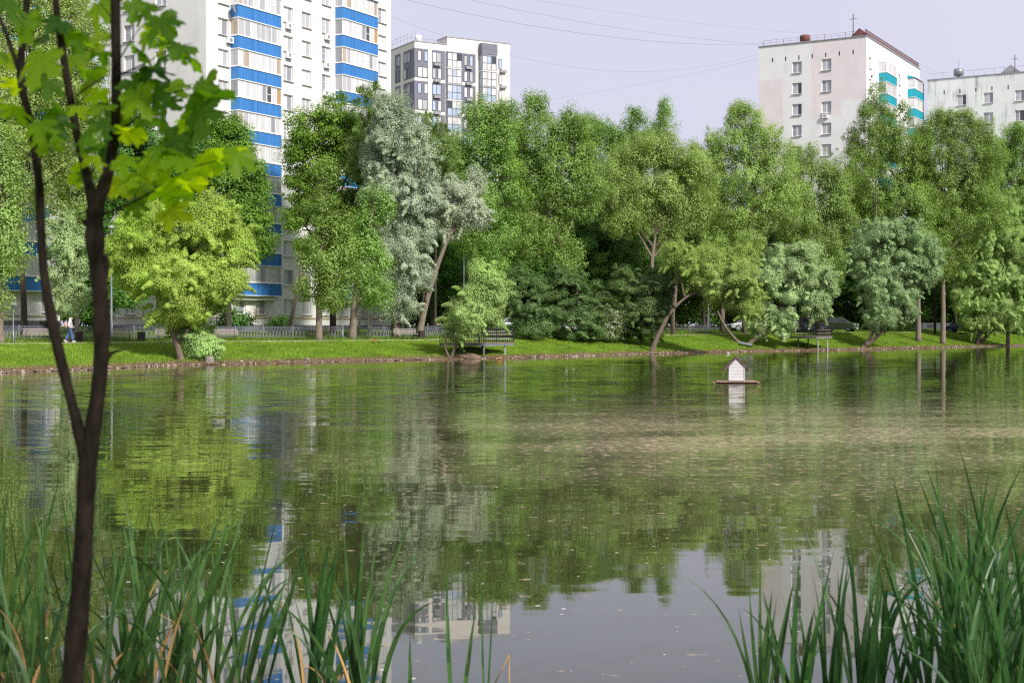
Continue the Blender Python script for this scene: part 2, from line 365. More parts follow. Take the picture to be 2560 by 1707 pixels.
def ground_mat():
    m, t, b = nodes_of('ground_grass')
    n1 = noise(t, 0.5, 6, 0.65); n2 = noise(t, 6, 5, 0.7)
    r1 = ramp(t, n1.outputs['Fac'], [(0.3, (0.06, 0.12, 0.008)), (0.5, (0.10, 0.19, 0.012)), (0.72, (0.17, 0.26, 0.02))])
    r2 = ramp(t, n2.outputs['Fac'], [(0.3, (0.6, 0.6, 0.6)), (0.7, (1.2, 1.2, 1.1))])
    mx = t.nodes.new('ShaderNodeMix'); mx.data_type = 'RGBA'; mx.blend_type = 'MULTIPLY'; mx.inputs[0].default_value = 1
    t.links.new(r1.outputs[0], mx.inputs[6]); t.links.new(r2.outputs[0], mx.inputs[7])
    # bare earth close to the water, by height
    tc = t.nodes.new('ShaderNodeTexCoord'); sp = t.nodes.new('ShaderNodeSeparateXYZ'); t.links.new(tc.outputs['Object'], sp.inputs[0])
    n3 = noise(t, 0.9, 5, 0.7)
    ad = t.nodes.new('ShaderNodeMath'); ad.operation = 'MULTIPLY_ADD'; ad.inputs[1].default_value = -0.5
    t.links.new(n3.outputs['Fac'], ad.inputs[0]); t.links.new(sp.outputs[2], ad.inputs[2])
    r3a = ramp(t, ad.outputs[0], [(0.0, (0, 0, 0)), (0.09, (1, 1, 1))])
    nb_ = noise(t, 0.22, 5, 0.75); r3b = ramp(t, nb_.outputs['Fac'], [(0.30, (0, 0, 0)), (0.37, (1, 1, 1))])
    r3 = t.nodes.new('ShaderNodeMix'); r3.data_type = 'RGBA'; r3.blend_type = 'MULTIPLY'; r3.inputs[0].default_value = 1
    t.links.new(r3a.outputs[0], r3.inputs[6]); t.links.new(r3b.outputs[0], r3.inputs[7])
    nn = noise(t, 14, 4, 0.7)
    re = ramp(t, nn.outputs['Fac'], [(0.3, (0.06, 0.038, 0.022)), (0.55, (0.15, 0.10, 0.055)), (0.75, (0.26, 0.19, 0.12))])
    m2 = t.nodes.new('ShaderNodeMix'); m2.data_type = 'RGBA'
    t.links.new(r3.outputs[2], m2.inputs[0]); t.links.new(re.outputs[0], m2.inputs[6]); t.links.new(mx.outputs[2], m2.inputs[7])
    t.links.new(m2.outputs[2], b.inputs['Base Color']); b.inputs['Roughness'].default_value = 0.95; b.inputs['Specular IOR Level'].default_value = 0.1
    bp = t.nodes.new('ShaderNodeBump'); bp.inputs['Distance'].default_value = 0.05; t.links.new(n2.outputs['Fac'], bp.inputs['Height']); t.links.new(bp.outputs[0], b.inputs['Normal'])
    return m
M['ground'] = ground_mat()
me.materials.append(M['ground']); me.update()
gob = bpy.data.objects.new('ground', me); COL.objects.link(gob); tag(gob, kind='structure')

# path on the far bank
mb = MB(); aa = np.arange(30, 262, 1.5); prev = None
for a in aa:
    q = []
    for o, dz in ((9.15, 0.012), (9.2, 0.05), (10.6, 0.05), (10.65, 0.012)):
        b = float(bshore(a)) + o; x, y = xy(a, b); q.append((x, y, float(zland(a, b)) + dz))
    if prev:
        for k in range(3): mb.face([prev[k], prev[k+1], q[k+1], q[k]])
    prev = q
tag(mb.build('path', M['path']), kind='structure')
# car park asphalt behind the right fence
mb = MB()
prev = None
for a in np.arange(120, 262, 2.0):
    q = []
    for o in (17.0, 26.0):
        b = float(bshore(a)) + o; x, y = xy(a, b); q.append((x, y, float(zland(a, b)) + 0.10))
    if prev: mb.face([prev[0], prev[1], q[1], q[0]])
    prev = q
tag(mb.build('car_park', M['asphalt']), kind='structure')

# near bank, under and behind the camera
mb = MB()
xs = np.linspace(-60, 60, 61); ys = [-40, -10, 0, 2, 4, 5.2, 6.2, 7.2, 9, 14]
zs = [1.0, 1.0, 0.95, 0.9, 0.75, 0.5, 0.15, -0.15, -0.5, -1.4]
g = [[(x, y + 0.4 * math.sin(x * 0.7), z + 0.04 * R.uniform(-1, 1)) for y, z in zip(ys, zs)] for x in xs]
for i in range(len(xs) - 1):
    for j in range(len(ys) - 1): mb.face([g[i][j], g[i+1][j], g[i+1][j+1], g[i][j+1]], 0, True)
tag(mb.build('near_bank', M['ground']), kind='structure')

# water
def water_mat():
    m, t, b = nodes_of('pond_water')
    L = t.links; NN = t.nodes.new
    tc = NN('ShaderNodeTexCoord'); sp = NN('ShaderNodeSeparateXYZ'); L.new(tc.outputs['Object'], sp.inputs[0])
    def math_(op, a, bb=None, c=None):
        n = NN('ShaderNodeMath'); n.operation = op
        for i, v in enumerate((a, bb, c)):
            if v is None: continue
            if isinstance(v, (int, float)): n.inputs[i].default_value = v
            else: L.new(v, n.inputs[i])
        return n.outputs[0]
    def slope(scale, st, amp, detail=2):
        n = noise(t, scale, detail, 0.5, stretch=st)
        s = NN('ShaderNodeVectorMath'); s.operation = 'SUBTRACT'; s.inputs[1].default_value = (0.5, 0.5, 0.5); L.new(n.outputs['Color'], s.inputs[0])
        k = NN('ShaderNodeVectorMath'); k.operation = 'SCALE'; L.new(s.outputs[0], k.inputs[0])
        if isinstance(amp, (int, float)): k.inputs['Scale'].default_value = amp
        else: L.new(amp, k.inputs['Scale'])
        return k.outputs[0]
    # wind patches: a strong one across the middle of the pond
    yv = sp.outputs[1]; xv = sp.outputs[0]
    pn = noise(t, 0.09, 4, 0.6, stretch=(0.6, 1.0, 1)); 
    d1 = math_('DIVIDE', math_('SUBTRACT', yv, 60.0), 17.0); g1 = math_('POWER', 2.718, math_('MULTIPLY', math_('MULTIPLY', d1, d1), -1.0))
    d2 = math_('DIVIDE', math_('SUBTRACT', xv, -4.0), 19.0); g2 = math_('POWER', 2.718, math_('MULTIPLY', math_('MULTIPLY', d2, d2), -1.0))
    pm = NN('ShaderNodeMapRange'); pm.inputs[1].default_value = 0.42; pm.inputs[2].default_value = 0.62; L.new(pn.outputs['Fac'], pm.inputs[0])
    patch = math_('MULTIPLY', math_('MULTIPLY', g1, g2), math_('ADD', math_('MULTIPLY', pm.outputs[0], 0.8), 0.3))
    mid = NN('ShaderNodeMapRange'); mid.inputs[1].default_value = 11; mid.inputs[2].default_value = 34; mid.inputs[3].default_value = 0.28; mid.inputs[4].default_value = 1.0; L.new(yv, mid.inputs[0])
    a1 = math_('MULTIPLY', mid.outputs[0], 0.032)
    a2 = math_('ADD', math_('MULTIPLY', mid.outputs[0], 0.036), math_('MULTIPLY', patch, 0.85))
    s1 = slope(1.0, (0.25, 1.6, 1), a1, 2)
    s2 = slope(3.0, (0.3, 1.5, 1), a2, 2)
    s3 = slope(0.22, (0.6, 1.0, 1), 0.008, 1)
    ad = NN('ShaderNodeVectorMath'); L.new(s1, ad.inputs[0]); L.new(s2, ad.inputs[1])
    ad2 = NN('ShaderNodeVectorMath'); L.new(ad.outputs[0], ad2.inputs[0]); L.new(s3, ad2.inputs[1])
    ml = NN('ShaderNodeVectorMath'); ml.operation = 'MULTIPLY'; ml.inputs[1].default_value = (0.22, 1, 0); L.new(ad2.outputs[0], ml.inputs[0])
    a3 = NN('ShaderNodeVectorMath'); a3.inputs[1].default_value = (0, 0, 1); L.new(ml.outputs[0], a3.inputs[0])
    nm = NN('ShaderNodeVectorMath'); nm.operation = 'NORMALIZE'; L.new(a3.outputs[0], nm.inputs[0]); L.new(nm.outputs[0], b.inputs['Normal'])
    b.inputs['Base Color'].default_value = (0.025, 0.031, 0.008, 1); b.inputs['Specular Tint'].default_value = (0.86, 0.90, 1.0, 1); b.inputs['Roughness'].default_value = 0.02
    b.inputs['IOR'].default_value = 1.6
    # floating fluff and pollen: specks everywhere, thick drifts in the middle right
    vo = NN('ShaderNodeTexVoronoi'); vo.inputs['Scale'].default_value = 4.6; vo.inputs['Randomness'].default_value = 1
    mp = NN('ShaderNodeMapping'); mp.inputs['Scale'].default_value = (1, 1, 0); L.new(tc.outputs['Object'], mp.inputs[0]); L.new(mp.outputs[0], vo.inputs['Vector'])
    sz = NN('ShaderNodeSeparateColor'); L.new(vo.outputs['Color'], sz.inputs[0])
    keep = math_('MULTIPLY', math_('POWER', sz.outputs[0], 2.6), 0.105)
    dots = math_('LESS_THAN', vo.outputs['Distance'], keep)
    # drift
    e1 = math_('DIVIDE', math_('SUBTRACT', yv, 31.0), 12.0); h1 = math_('POWER', 2.718, math_('MULTIPLY', math_('MULTIPLY', e1, e1), -1.0))
    hx = NN('ShaderNodeMapRange'); hx.inputs[1].default_value = -5; hx.inputs[2].default_value = 3; hx.inputs[3].default_value = 0.12; L.new(xv, hx.inputs[0])
    dn = noise(t, 0.28, 5, 0.6, stretch=(0.5, 1, 1)); fn = noise(t, 10.0, 2, 0.6, stretch=(0.5, 1, 1))
    dm = NN('ShaderNodeMapRange'); dm.inputs[1].default_value = 0.25; dm.inputs[2].default_value = 0.60; L.new(dn.outputs['Fac'], dm.inputs[0])
    dens = math_('MULTIPLY', math_('MULTIPLY', h1, hx.outputs[0]), dm.outputs[0])
    thr = math_('SUBTRACT', 0.71, math_('MULTIPLY', dens, 0.17))
    drift = math_('GREATER_THAN', fn.outputs['Fac'], thr)
    film = NN('ShaderNodeBsdfDiffuse'); film.inputs[0].default_value = (0.34, 0.32, 0.19, 1)
    mf = NN('ShaderNodeMixShader'); L.new(math_('MULTIPLY', dens, 0.34), mf.inputs[0]); L.new(b.outputs[0], mf.inputs[1]); L.new(film.outputs[0], mf.inputs[2])
    fl = NN('ShaderNodeBsdfDiffuse'); fl.inputs[0].default_value = (0.62, 0.60, 0.52, 1)
    dr = NN('ShaderNodeBsdfDiffuse'); dr.inputs[0].default_value = (0.40, 0.31, 0.22, 1)
    m1 = NN('ShaderNodeMixShader'); L.new(math_('MULTIPLY', drift, 0.85), m1.inputs[0]); L.new(mf.outputs[0], m1.inputs[1]); L.new(dr.outputs[0], m1.inputs[2])
    m2 = NN('ShaderNodeMixShader'); L.new(math_('MULTIPLY', dots, 0.8), m2.inputs[0]); L.new(m1.outputs[0], m2.inputs[1]); L.new(fl.outputs[0], m2.inputs[2])
    L.new(m2.outputs[0], t.nodes['Material Output'].inputs[0])
    return m
M['water'] = water_mat()
mb = MB(); mb.face([(-400, -2, 0), (500, -2, 0), (500, 500, 0), (-400, 500, 0)])
tag(mb.build('water', M['water']), kind='structure')

# grass blades on the bank
def blades(name, n, amin, amax, omin, omax, h0, h1, wd, m, seed):
    g = np.random.default_rng(seed)
    a = g.uniform(amin, amax, n); o = g.uniform(omin, omax, n)
    # patchy
    k = 0.5 + 0.5 * np.sin(a * 0.9 + 2 * np.sin(o * 0.8)) * np.sin(o * 1.1 + a * 0.23)
    b = bshore(a) + o; z = zland(a, b); x = U[0]*a + N_[0]*b; y = U[1]*a + N_[1]*b
    h = (h0 + (h1 - h0) * g.random(n) ** 1.5) * (0.6 + 0.7 * k)
    an = g.uniform(0, 2 * math.pi, n); lx = g.normal(0, 0.35, n) * h; ly = g.normal(0, 0.35, n) * h
    V = np.empty((n, 3, 3)); V[:, 0] = np.stack([x - np.cos(an) * wd, y - np.sin(an) * wd, z - 0.03], -1)
    V[:, 1] = np.stack([x + np.cos(an) * wd, y + np.sin(an) * wd, z - 0.03], -1)
    V[:, 2] = np.stack([x + lx, y + ly, z + h], -1)
    o_ = bpy.data.objects.new(name, poly_mesh(name, V.reshape(-1, 3), 3, m)); COL.objects.link(o_); return o_
M['grass'] = leafmat('grass_blade', [(0.097, 0.177, 0.012), (0.165, 0.27, 0.02), (0.243, 0.342, 0.035), (0.321, 0.394, 0.069)], 0.35, (1.2, 1.3, 0.4), patch=0.35)
M['grass_tall'] = leafmat('grass_tall', [(0.06, 0.12, 0.012), (0.12, 0.20, 0.02), (0.24, 0.30, 0.08)], 0.35, (1.2, 1.3, 0.4), patch=0.3)
tag(blades('grass', 180000, 40, 235, 0.75, 9.1, 0.05, 0.17, 0.022, M['grass'], 1), 'short bright green grass on the sloping far bank', 'grass', kind='stuff')
tag(blades('grass', 70000, 40, 235, 10.7, 16, 0.08, 0.38, 0.02, M['grass_tall'], 2), 'taller rough grass growing behind the path along the fence', 'grass', kind='stuff')

# stones along the waterline
g = np.random.default_rng(5); n = 6500
a = g.uniform(40, 240, n); o = np.abs(g.normal(0.0, 0.32, n)) - 0.12; b = bshore(a) + o
x = U[0]*a + N_[0]*b; y = U[1]*a + N_[1]*b; z = zland(a, b)
r = 0.025 + 0.085 * g.random(n) ** 3
OCT = np.array([(1,0,0),(0,1,0),(-1,0,0),(0,-1,0),(0,0,1),(0,0,-1)], float)
FC = np.array([(0,1,4),(1,2,4),(2,3,4),(3,0,4),(1,0,5),(2,1,5),(3,2,5),(0,3,5)])
P = OCT[None] * (1 + 0.35 * g.normal(0, 1, (n, 6, 1))) * r[:, None, None] * np.array([1.3, 1.3, 0.75])
an = g.uniform(0, 6.28, n); c, s = np.cos(an), np.sin(an)
Px = P[..., 0]*c[:, None] - P[..., 1]*s[:, None]; Py = P[..., 0]*s[:, None] + P[..., 1]*c[:, None]
P = np.stack([Px + x[:, None], Py + y[:, None], P[..., 2] + (z + 0.02)[:, None]], -1)
V = P[:, FC].reshape(-1, 3)
M['shore_stone'] = leafmat('shore_stone', [(0.06, 0.04, 0.025), (0.13, 0.09, 0.06), (0.20, 0.15, 0.10), (0.42, 0.36, 0.29)], 0.0, patch=0.1)
so_ = bpy.data.objects.new('shore_stones', poly_mesh('shore_stones', V, 3, M['shore_stone'])); COL.objects.link(so_)
tag(so_, 'tan and brown stones strewn along the waterline of the far bank', 'stones', kind='stuff')

# ------------------------------------------------------------------ buildings
def wall_with_holes(mb, f, s0, s1, z0, z1, holes, depth=0.22, m=0, patches=()):
    mm_ = m
    S = sorted(set([s0, s1] + [q for p in patches for q in p[:2]] + [h[0] for h in holes] + [h[1] for h in holes])); Z = sorted(set([z0, z1] + [q for p in patches for q in p[2:4]] + [h[2] for h in holes] + [h[3] for h in holes]))
    S = [s for s in S if s0 <= s <= s1]; Z = [z for z in Z if z0 <= z <= z1]
    for i in range(len(S) - 1):
        run = None
        for j in range(len(Z) - 1):
            sm, zm = 0.5*(S[i]+S[i+1]), 0.5*(Z[j]+Z[j+1])
            hole = any(h[0] < sm < h[1] and h[2] < zm < h[3] for h in holes)
            if patches:
                m = mm_
                for p in patches:
                    if p[0] < sm < p[1] and p[2] < zm < p[3]: m = p[4]
                if not hole: mb.face([f(S[i], Z[j], 0), f(S[i+1], Z[j], 0), f(S[i+1], Z[j+1], 0), f(S[i], Z[j+1], 0)], m)
                continue
            if not hole:
                if run is None: run = Z[j]
            if hole or j == len(Z) - 2:
                top = Z[j] if hole else Z[j+1]
                if run is not None and top > run: mb.face([f(S[i], run, 0), f(S[i+1], run, 0), f(S[i+1], top, 0), f(S[i], top, 0)], m)
                run = None
    for a, b, c, d in holes:
        for q in ([(a, c), (b, c)], [(b, c), (b, d)], [(b, d), (a, d)], [(a, d), (a, c)]):
            (p1, q1), (p2, q2) = q
            mb.face([f(p1, q1, 0), f(p2, q2, 0), f(p2, q2, depth), f(p1, q1, depth)], m)

GL = ['g_dark', 'g_mid', 'g_light', 'g_white', 'g_warm']
def window_proto(w_, h_, panes, kinds, fw=0.07, fr='frame', sill=True, transom=False):
    """window facing -y with its lower left corner at the origin; returns meshes (pane, frame, sill)"""
    p = MB(); f = MB(); s = MB()
    f.box(0, w_, 0.0, 0.05, 0, fw); f.box(0, w_, 0.0, 0.05, h_ - fw, h_)
    f.box(0, fw, 0.0, 0.05, fw, h_ - fw); f.box(w_ - fw, w_, 0.0, 0.05, fw, h_ - fw)
    xs = [fw]
    acc = 0
    for q in panes:
        acc += q; xs.append(fw + (w_ - 2*fw) * acc)
    for x_ in xs[1:-1]: f.box(x_ - fw*0.6, x_ + fw*0.6, 0.0, 0.05, fw, h_ - fw)
    if transom: f.box(fw, xs[1] - fw*0.6, 0.002, 0.048, h_*0.5, h_*0.5 + 0.04)
    mats = [M[k] for k in kinds]
    for i in range(len(xs) - 1): p.face([(xs[i], 0.03, fw), (xs[i+1], 0.03, fw), (xs[i+1], 0.03, h_ - fw), (xs[i], 0.03, h_ - fw)], i)
    s.box(-0.06, w_ + 0.06, -0.32, -0.0, -0.06, -0.02)
    return p.mesh('window', mats), f.mesh('frame', M[fr]), (s.mesh('sill', M['sill']) if sill else None)
def put_window(proto, parent, loc, rz=0.0, depth=0.0):
    pm, fm_, sm_ = proto
    o = bpy.data.objects.new('window', pm); COL.objects.link(o); o.parent = parent; o.location = loc; o.rotation_euler = (0, 0, rz)
    for nm, q in (('frame', fm_), ('sill', sm_)):
        if q is None: continue
        c = bpy.data.objects.new(nm, q); COL.objects.link(c); c.parent = o
    return o
rw = random.Random(11)
def wvar(w_, h_, n=7, fr='frame', sill=True):
    L_ = []
    for i in range(n):
        a_ = rw.choice(['g_mid', 'g_light', 'g_mid', 'g_light', 'g_white']); b_ = rw.choice(['g_dark', 'g_mid', 'g_light', 'g_white', 'g_light'])
        L_.append(window_proto(w_, h_, [0.45, 0.55] if i % 2 else [0.55, 0.45], [a_, b_], fr=fr, sill=sill, transom=i % 3 == 0))
    return L_
WV = wvar(1.4, 1.5)
def ac_mesh():
    mb = MB(); mb.box(0, 0.8, -0.36, -0.06, 0, 0.55); mb.box(0.05, 0.09, -0.06, 0, -0.05, 0.0, 1); mb.box(0.7, 0.74, -0.06, 0, -0.05, 0.0, 1)
    b = len(mb.v); n = 14
    mb.v.extend([(0.33 + 0.21*math.cos(k*2*math.pi/n), -0.365, 0.28 + 0.21*math.sin(k*2*math.pi/n)) for k in range(n)])
    mb.f.append(tuple(b + k for k in range(n))); mb.m.append(1); mb.sm.append(False)
    return mb.mesh('ac_unit', [M['white'], M['metal_grey']])
ACM = ac_mesh()
def put_ac(parent, x, y, z, rz=0.0):
    o = bpy.data.objects.new('ac_unit', ACM); COL.objects.link(o); o.parent = parent; o.location = (x, y, z); o.rotation_euler = (0, 0, rz); return o

def corr_apron(L_, D, h_):
    """corrugated sheet round three sides of a balcony, front at y=-D"""
    mb = MB(); pitch = 0.16
    n = int(L_ / pitch)
    for i in range(n):
        x0 = L_ * i / n; x1 = L_ * (i + 0.5) / n; x2 = L_ * (i + 1) / n
        mb.face([(x0, -D, 0), (x1, -D, 0), (x1, -D, h_), (x0, -D, h_)]); 
        mb.face([(x1, -D, 0), (x1, -D + 0.025, 0), (x1, -D + 0.025, h_), (x1, -D, h_)])
        mb.face([(x1, -D + 0.025, 0), (x2, -D + 0.025, 0), (x2, -D + 0.025, h_), (x1, -D + 0.025, h_)])
        mb.face([(x2, -D + 0.025, 0), (x2, -D, 0), (x2, -D, h_), (x2, -D + 0.025, h_)])
    for xx in (0, L_):
        mb.face([(xx, -D, 0), (xx, 0, 0), (xx, 0, h_), (xx, -D, h_)])
    return mb
def glazing_mesh(L_, D, h_, n, seed):
    r_ = random.Random(seed); fr = MB(); pn = MB()
    ws = [r_.uniform(0.8, 1.2) for _ in range(n)]; T = sum(ws); xs = [0]
    for q in ws: xs.append(xs[-1] + q / T * L_)
    y0 = -D + 0.05
    fr.box(0, L_, y0 - 0.03, y0 + 0.03, 0, 0.06); fr.box(0, L_, y0 - 0.03, y0 + 0.03, h_ - 0.07, h_)
    for i, x_ in enumerate(xs):
        ww = 0.05 if i in (0, n) else r_.choice([0.025, 0.045])
        fr.box(max(0, x_ - ww), min(L_, x_ + ww), y0 - 0.031, y0 + 0.031, 0.06, h_ - 0.07)
    kinds = ['g_light', 'g_white', 'g_mid', 'g_light', 'g_white', 'g_warm', 'g_dark', 'wood_panel']
    base = r_.choice([1, 0, 3])
    for i in range(n):
        k = base if r_.random() < 0.62 else r_.choice([0, 1, 2, 3, 0, 1, 5, 6, 2, 4, 0, 0, 1, 2, 3] + ([7] if seed < 200 else []))
        pn.face([(xs[i], y0, 0.06), (xs[i+1], y0, 0.06), (xs[i+1], y0, h_ - 0.07), (xs[i], y0, h_ - 0.07)], k)
        if r_.random() < 0.15: fr.box(xs[i] + 0.05, xs[i+1] - 0.05, y0 - 0.025, y0 + 0.02, h_*0.48, h_*0.48 + 0.05)
    for xx, kk in ((0.03, r_.choice([0, 1, 2, 5] if seed < 200 else [0, 2, 1])), (L_ - 0.03, 1)):
        pn.face([(xx, y0 + 0.03, 0.06), (xx, 0, 0.06), (xx, 0, h_ - 0.07), (xx, y0 + 0.03, h_ - 0.07)], kk)
    for xx in (0, L_ - 0.06):
        fr.box(xx, xx + 0.06, y0 + 0.031, 0, h_ - 0.07, h_ - 0.002); fr.box(xx, xx + 0.06, y0 + 0.031, 0, 0.002, 0.06)
    return fr.mesh('frame', M['frame']), pn.mesh('glazing', [M[k] for k in kinds])
def slab_mesh(L_, D):
    mb = MB(); mb.box(-0.04, L_ + 0.04, -D - 0.06, 0, 0, 0.07); return mb.mesh('slab', M['frame'])
def put_balcony(parent, x, z, L_, D, apron, slab, glz, hA=1.12):
    """z: top of apron"""
    a = bpy.data.objects.new('balcony', apron); COL.objects.link(a); a.parent = parent; a.location = (x, 0, z - hA)
    for nm, me_, zz in (('floor_slab', slab, -0.07), ('ledge', slab, hA), ('frame', glz[0], hA + 0.07), ('glazing', glz[1], hA + 0.07)):
        c = bpy.data.objects.new(nm, me_); COL.objects.link(c); c.parent = a; c.location = (0, 0, zz)
    return a

def uvec(deg):
    a_ = math.radians(deg); return Vector((math.sin(a_), math.cos(a_), 0))
def s_on(P, d, px):
    """parameter s where the line P+s*d crosses photo column px"""
    k = (px - 1280) / F
    return (k * P.y - P.x) / (d.x - k * d.y)

# --- block with blue balconies
u1 = uvec(30.5); v1 = Vector((-u1.y, u1.x, 0))
P0 = Vector((atx(597, 129.3), 129.3, 0)); DB = 0.9
Wl = P0 + v1 * DB
sC = s_on(Wl, u1, 516.5); C1 = Wl + u1 * sC
L1 = s_on(C1, u1, 978); rz1 = math.atan2(u1.y, u1.x)
zb = at(603, 706, 129.3).z; ST = 2.8
GZ1 = 1.7
b1 = empty('apartment_building', (C1.x, C1.y, 0), rz1)
tag(b1, 'tall white apartment block with stacked bright blue glazed balconies behind the trees', 'building')
fmain = lambda s, z, d: (s, d, z)
fend = lambda s, z, d: (d, s, z)
def cols(P, d, lst): return [s_on(P, d, p) for p in lst]
wa = cols(C1, u1, [547, 710, 756, 806, 946.5]); bal = cols(P0, u1, [597, 857]); bal = [b_ - sC for b_ in bal]
D1 = 12.2
we = [s_on(C1, v1, 417), s_on(C1, v1, 338)]; we = [q for q in we] + [s_on(C1, v1, 338) + 3.2]
rows = list(range(-1, 11))
holes = []; ends = []
for k in rows:
    z0 = zb - 0.06 + ST * k
    for i, s in enumerate(wa): holes.append((s, s + 1.4, z0, z0 + 1.5))
    if k == -1:
        for s in (bal[0] + 0.6, bal[0] + 3.4, bal[1] + 0.6, bal[1] + 3.6): holes.append((s, s + 1.4, z0, z0 + 1.5))
    for s in we: ends.append((s, s + 1.35, z0, z0 + 1.5))
ztop = zb + ST * 11 + 0.55; zpl = at(640, 812, 131).z
mb = MB()
wall_with_holes(mb, fmain, 0, L1, zpl, ztop, holes); wall_with_holes(mb, fend, 0, D1, zpl, ztop, ends)
mb.face([(L1, 0, 0), (L1, D1, 0), (L1, D1, ztop), (L1, 0, ztop)]); mb.face([(0, D1, 0), (L1, D1, 0), (L1, D1, ztop), (0, D1, ztop)])
mb.build('wall', M['plaster_white'], b1)
mb = MB(); mb.box(-0.05, L1 + 0.05, -0.06, D1 + 0.05, 1.2, zpl); mb.build('plinth', M['plinth'], b1)
mb = MB(); mb.box(-0.1, L1 + 0.1, -0.1, D1 + 0.1, ztop, ztop + 0.15); mb.build('roof', M['roofing'], b1)
for (s, s2, z0, z1) in holes: put_window(rw.choice(WV), b1, (s, 0.16, z0))
for (s, s2, z0, z1) in ends: put_window(rw.choice(WV), b1, (0.16, s + 1.37, z0), -math.pi/2)
LB = 6.05
AP = corr_apron(LB, DB, 1.12).mesh('balcony', M['blue']); SL = slab_mesh(LB, DB)
GZ = [glazing_mesh(LB, DB, GZ1 - 0.16, 8, 100 + i) for i in range(9)]
for i, bs in enumerate(bal):
    for k in range(0, 11): put_balcony(b1, bs, zb + ST * k, LB, DB, AP, SL, GZ[(k * 5 + i * 3) % 9])
    mb = MB(); z_ = zb + ST * 10 + GZ1 - 0.05
    mb.prism([(0, 0), (0, 0)], 0, 0) if False else None
    mb.face([(-0.1, -DB - 0.15, z_), (LB + 0.1, -DB - 0.15, z_), (LB + 0.1, 0, z_ + 0.45), (-0.1, 0, z_ + 0.45)])
    mb.face([(-0.1, -DB - 0.15, z_ - 0.04), (-0.1, 0, z_ - 0.04), (-0.1, 0, z_ + 0.45), (-0.1, -DB - 0.15, z_)])
    mb.face([(-0.1, -DB - 0.15, z_ - 0.04), (LB + 0.1, -DB - 0.15, z_ - 0.04), (LB + 0.1, 0, z_ - 0.04), (-0.1, 0, z_ - 0.04)])
    o = mb.build('balcony_canopy', M['blue'], b1); o.location = (bs, 0, 0)
for (i, k, dx) in ((0, 8, 1.0), (0, 1, -0.1), (1, 8, 0.2), (1, 9, 0.2), (3, 9, 0.3), (3, 8, 0.2), (3, 7, 0.0), (3, 7, 0.95), (3, 4, 0.3), (2, 5, 0.2), (1, 4, 0.1)):
    put_ac(b1, wa[i] + dx, 0, zb - 0.72 + ST * k)
mb = MB(); zq = at(640, 793.7, 131).z
mb.tube([(0.3, -0.12, zq), (L1 - 0.3, -0.12, zq)], 0.035, 6); mb.tube([(-0.12, 0.3, zq), (-0.12, D1 - 0.4, zq)], 0.035, 6)
mb.tube([(6.6, -0.12, zq), (6.6, -0.12, zq + 0.7), (6.4, -0.12, zq + 0.8)], 0.03, 6)
mb.tube([(-0.12, 7.6, zq), (-0.12, 7.6, zq + 1.1), (-0.12, 8.4, zq + 1.1)], 0.03, 6)
mb.build('gas_pipe', M['pipe'], b1)
mb = MB(); mb.box(bal[0] - 0.05, bal[0] + LB + 0.05, -0.6, 0, zb - 1.55, zb - 1.25); mb.box(bal[1] - 0.05, bal[1] + LB + 0.05, -0.6, 0, zb - 1.55, zb - 1.25)
mb.build('ledge', M['plaster_white'], b1)
# satellite dish near the top left window
mb = MB(); dz = at(566, 18, 128.5).z; sx = wa[0] + 1.3
mb.lathe([(0.02, 0.0), (0.25, 0.05), (0.45, 0.16), (0.47, 0.17)], 16)
o = mb.build('satellite_dish', M['bench_wood'], b1); o.location = (sx, -0.55, dz); o.rotation_euler = (math.radians(75), 0, 0.5)
mb = MB(); mb.tube([(sx, 0, dz - 0.3), (sx, -0.5, dz)], 0.03, 5); mb.build('dish_bracket', M['metal_grey'], b1)

# --- second block with blue balconies, mostly hidden by the left poplars
E0 = Vector((atx(150, 119), 119, 0)); LL = 26.0; C5 = E0 - u1 * LL
b5 = empty('apartment_building', (C5.x, C5.y, 0), rz1)
tag(b5, 'white apartment block with dark blue balconies half hidden behind poplars at the left edge', 'building')
holes5 = []
ws5 = [LL - 1.9, LL - 9.4, LL - 12.2]; bl5 = [LL - 7.9]
for k in range(-1, 11):
    for s in ws5: holes5.append((s, s + 1.4, zb - 0.06 + ST*k, zb + 1.44 + ST*k))
mb = MB(); wall_with_holes(mb, fmain, 0, LL, zpl + 0.3, ztop, holes5)
mb.face([(LL, 0, 0), (LL, D1, 0), (LL, D1, ztop), (LL, 0, ztop)]); mb.face([(0, D1, 0), (LL, D1, 0), (LL, D1, ztop), (0, D1, ztop)]); mb.face([(0, 0, 0), (0, D1, 0), (0, D1, ztop), (0, 0, ztop)])
mb.build('wall', M['plaster_white'], b5)
mb = MB(); mb.box(-0.05, LL + 0.05, -0.06, D1 + 0.05, 1.0, zpl + 0.3); mb.build('plinth', M['plinth'], b5)
mb = MB(); mb.box(-0.1, LL + 0.1, -0.1, D1 + 0.1, ztop, ztop + 0.15); mb.build('roof', M['roofing'], b5)
for (s, s2, z0, z1) in holes5: put_window(rw.choice(WV), b5, (s, 0.16, z0))
for k in range(11): put_balcony(b5, bl5[0], zb + ST * k, LB, DB, AP, SL, GZ[(k * 7 + 2) % 9])
mb = MB(); mb.tube([(0.3, -0.12, zq), (LL - 0.3, -0.12, zq)], 0.035, 6); mb.build('gas_pipe', M['pipe'], b5)

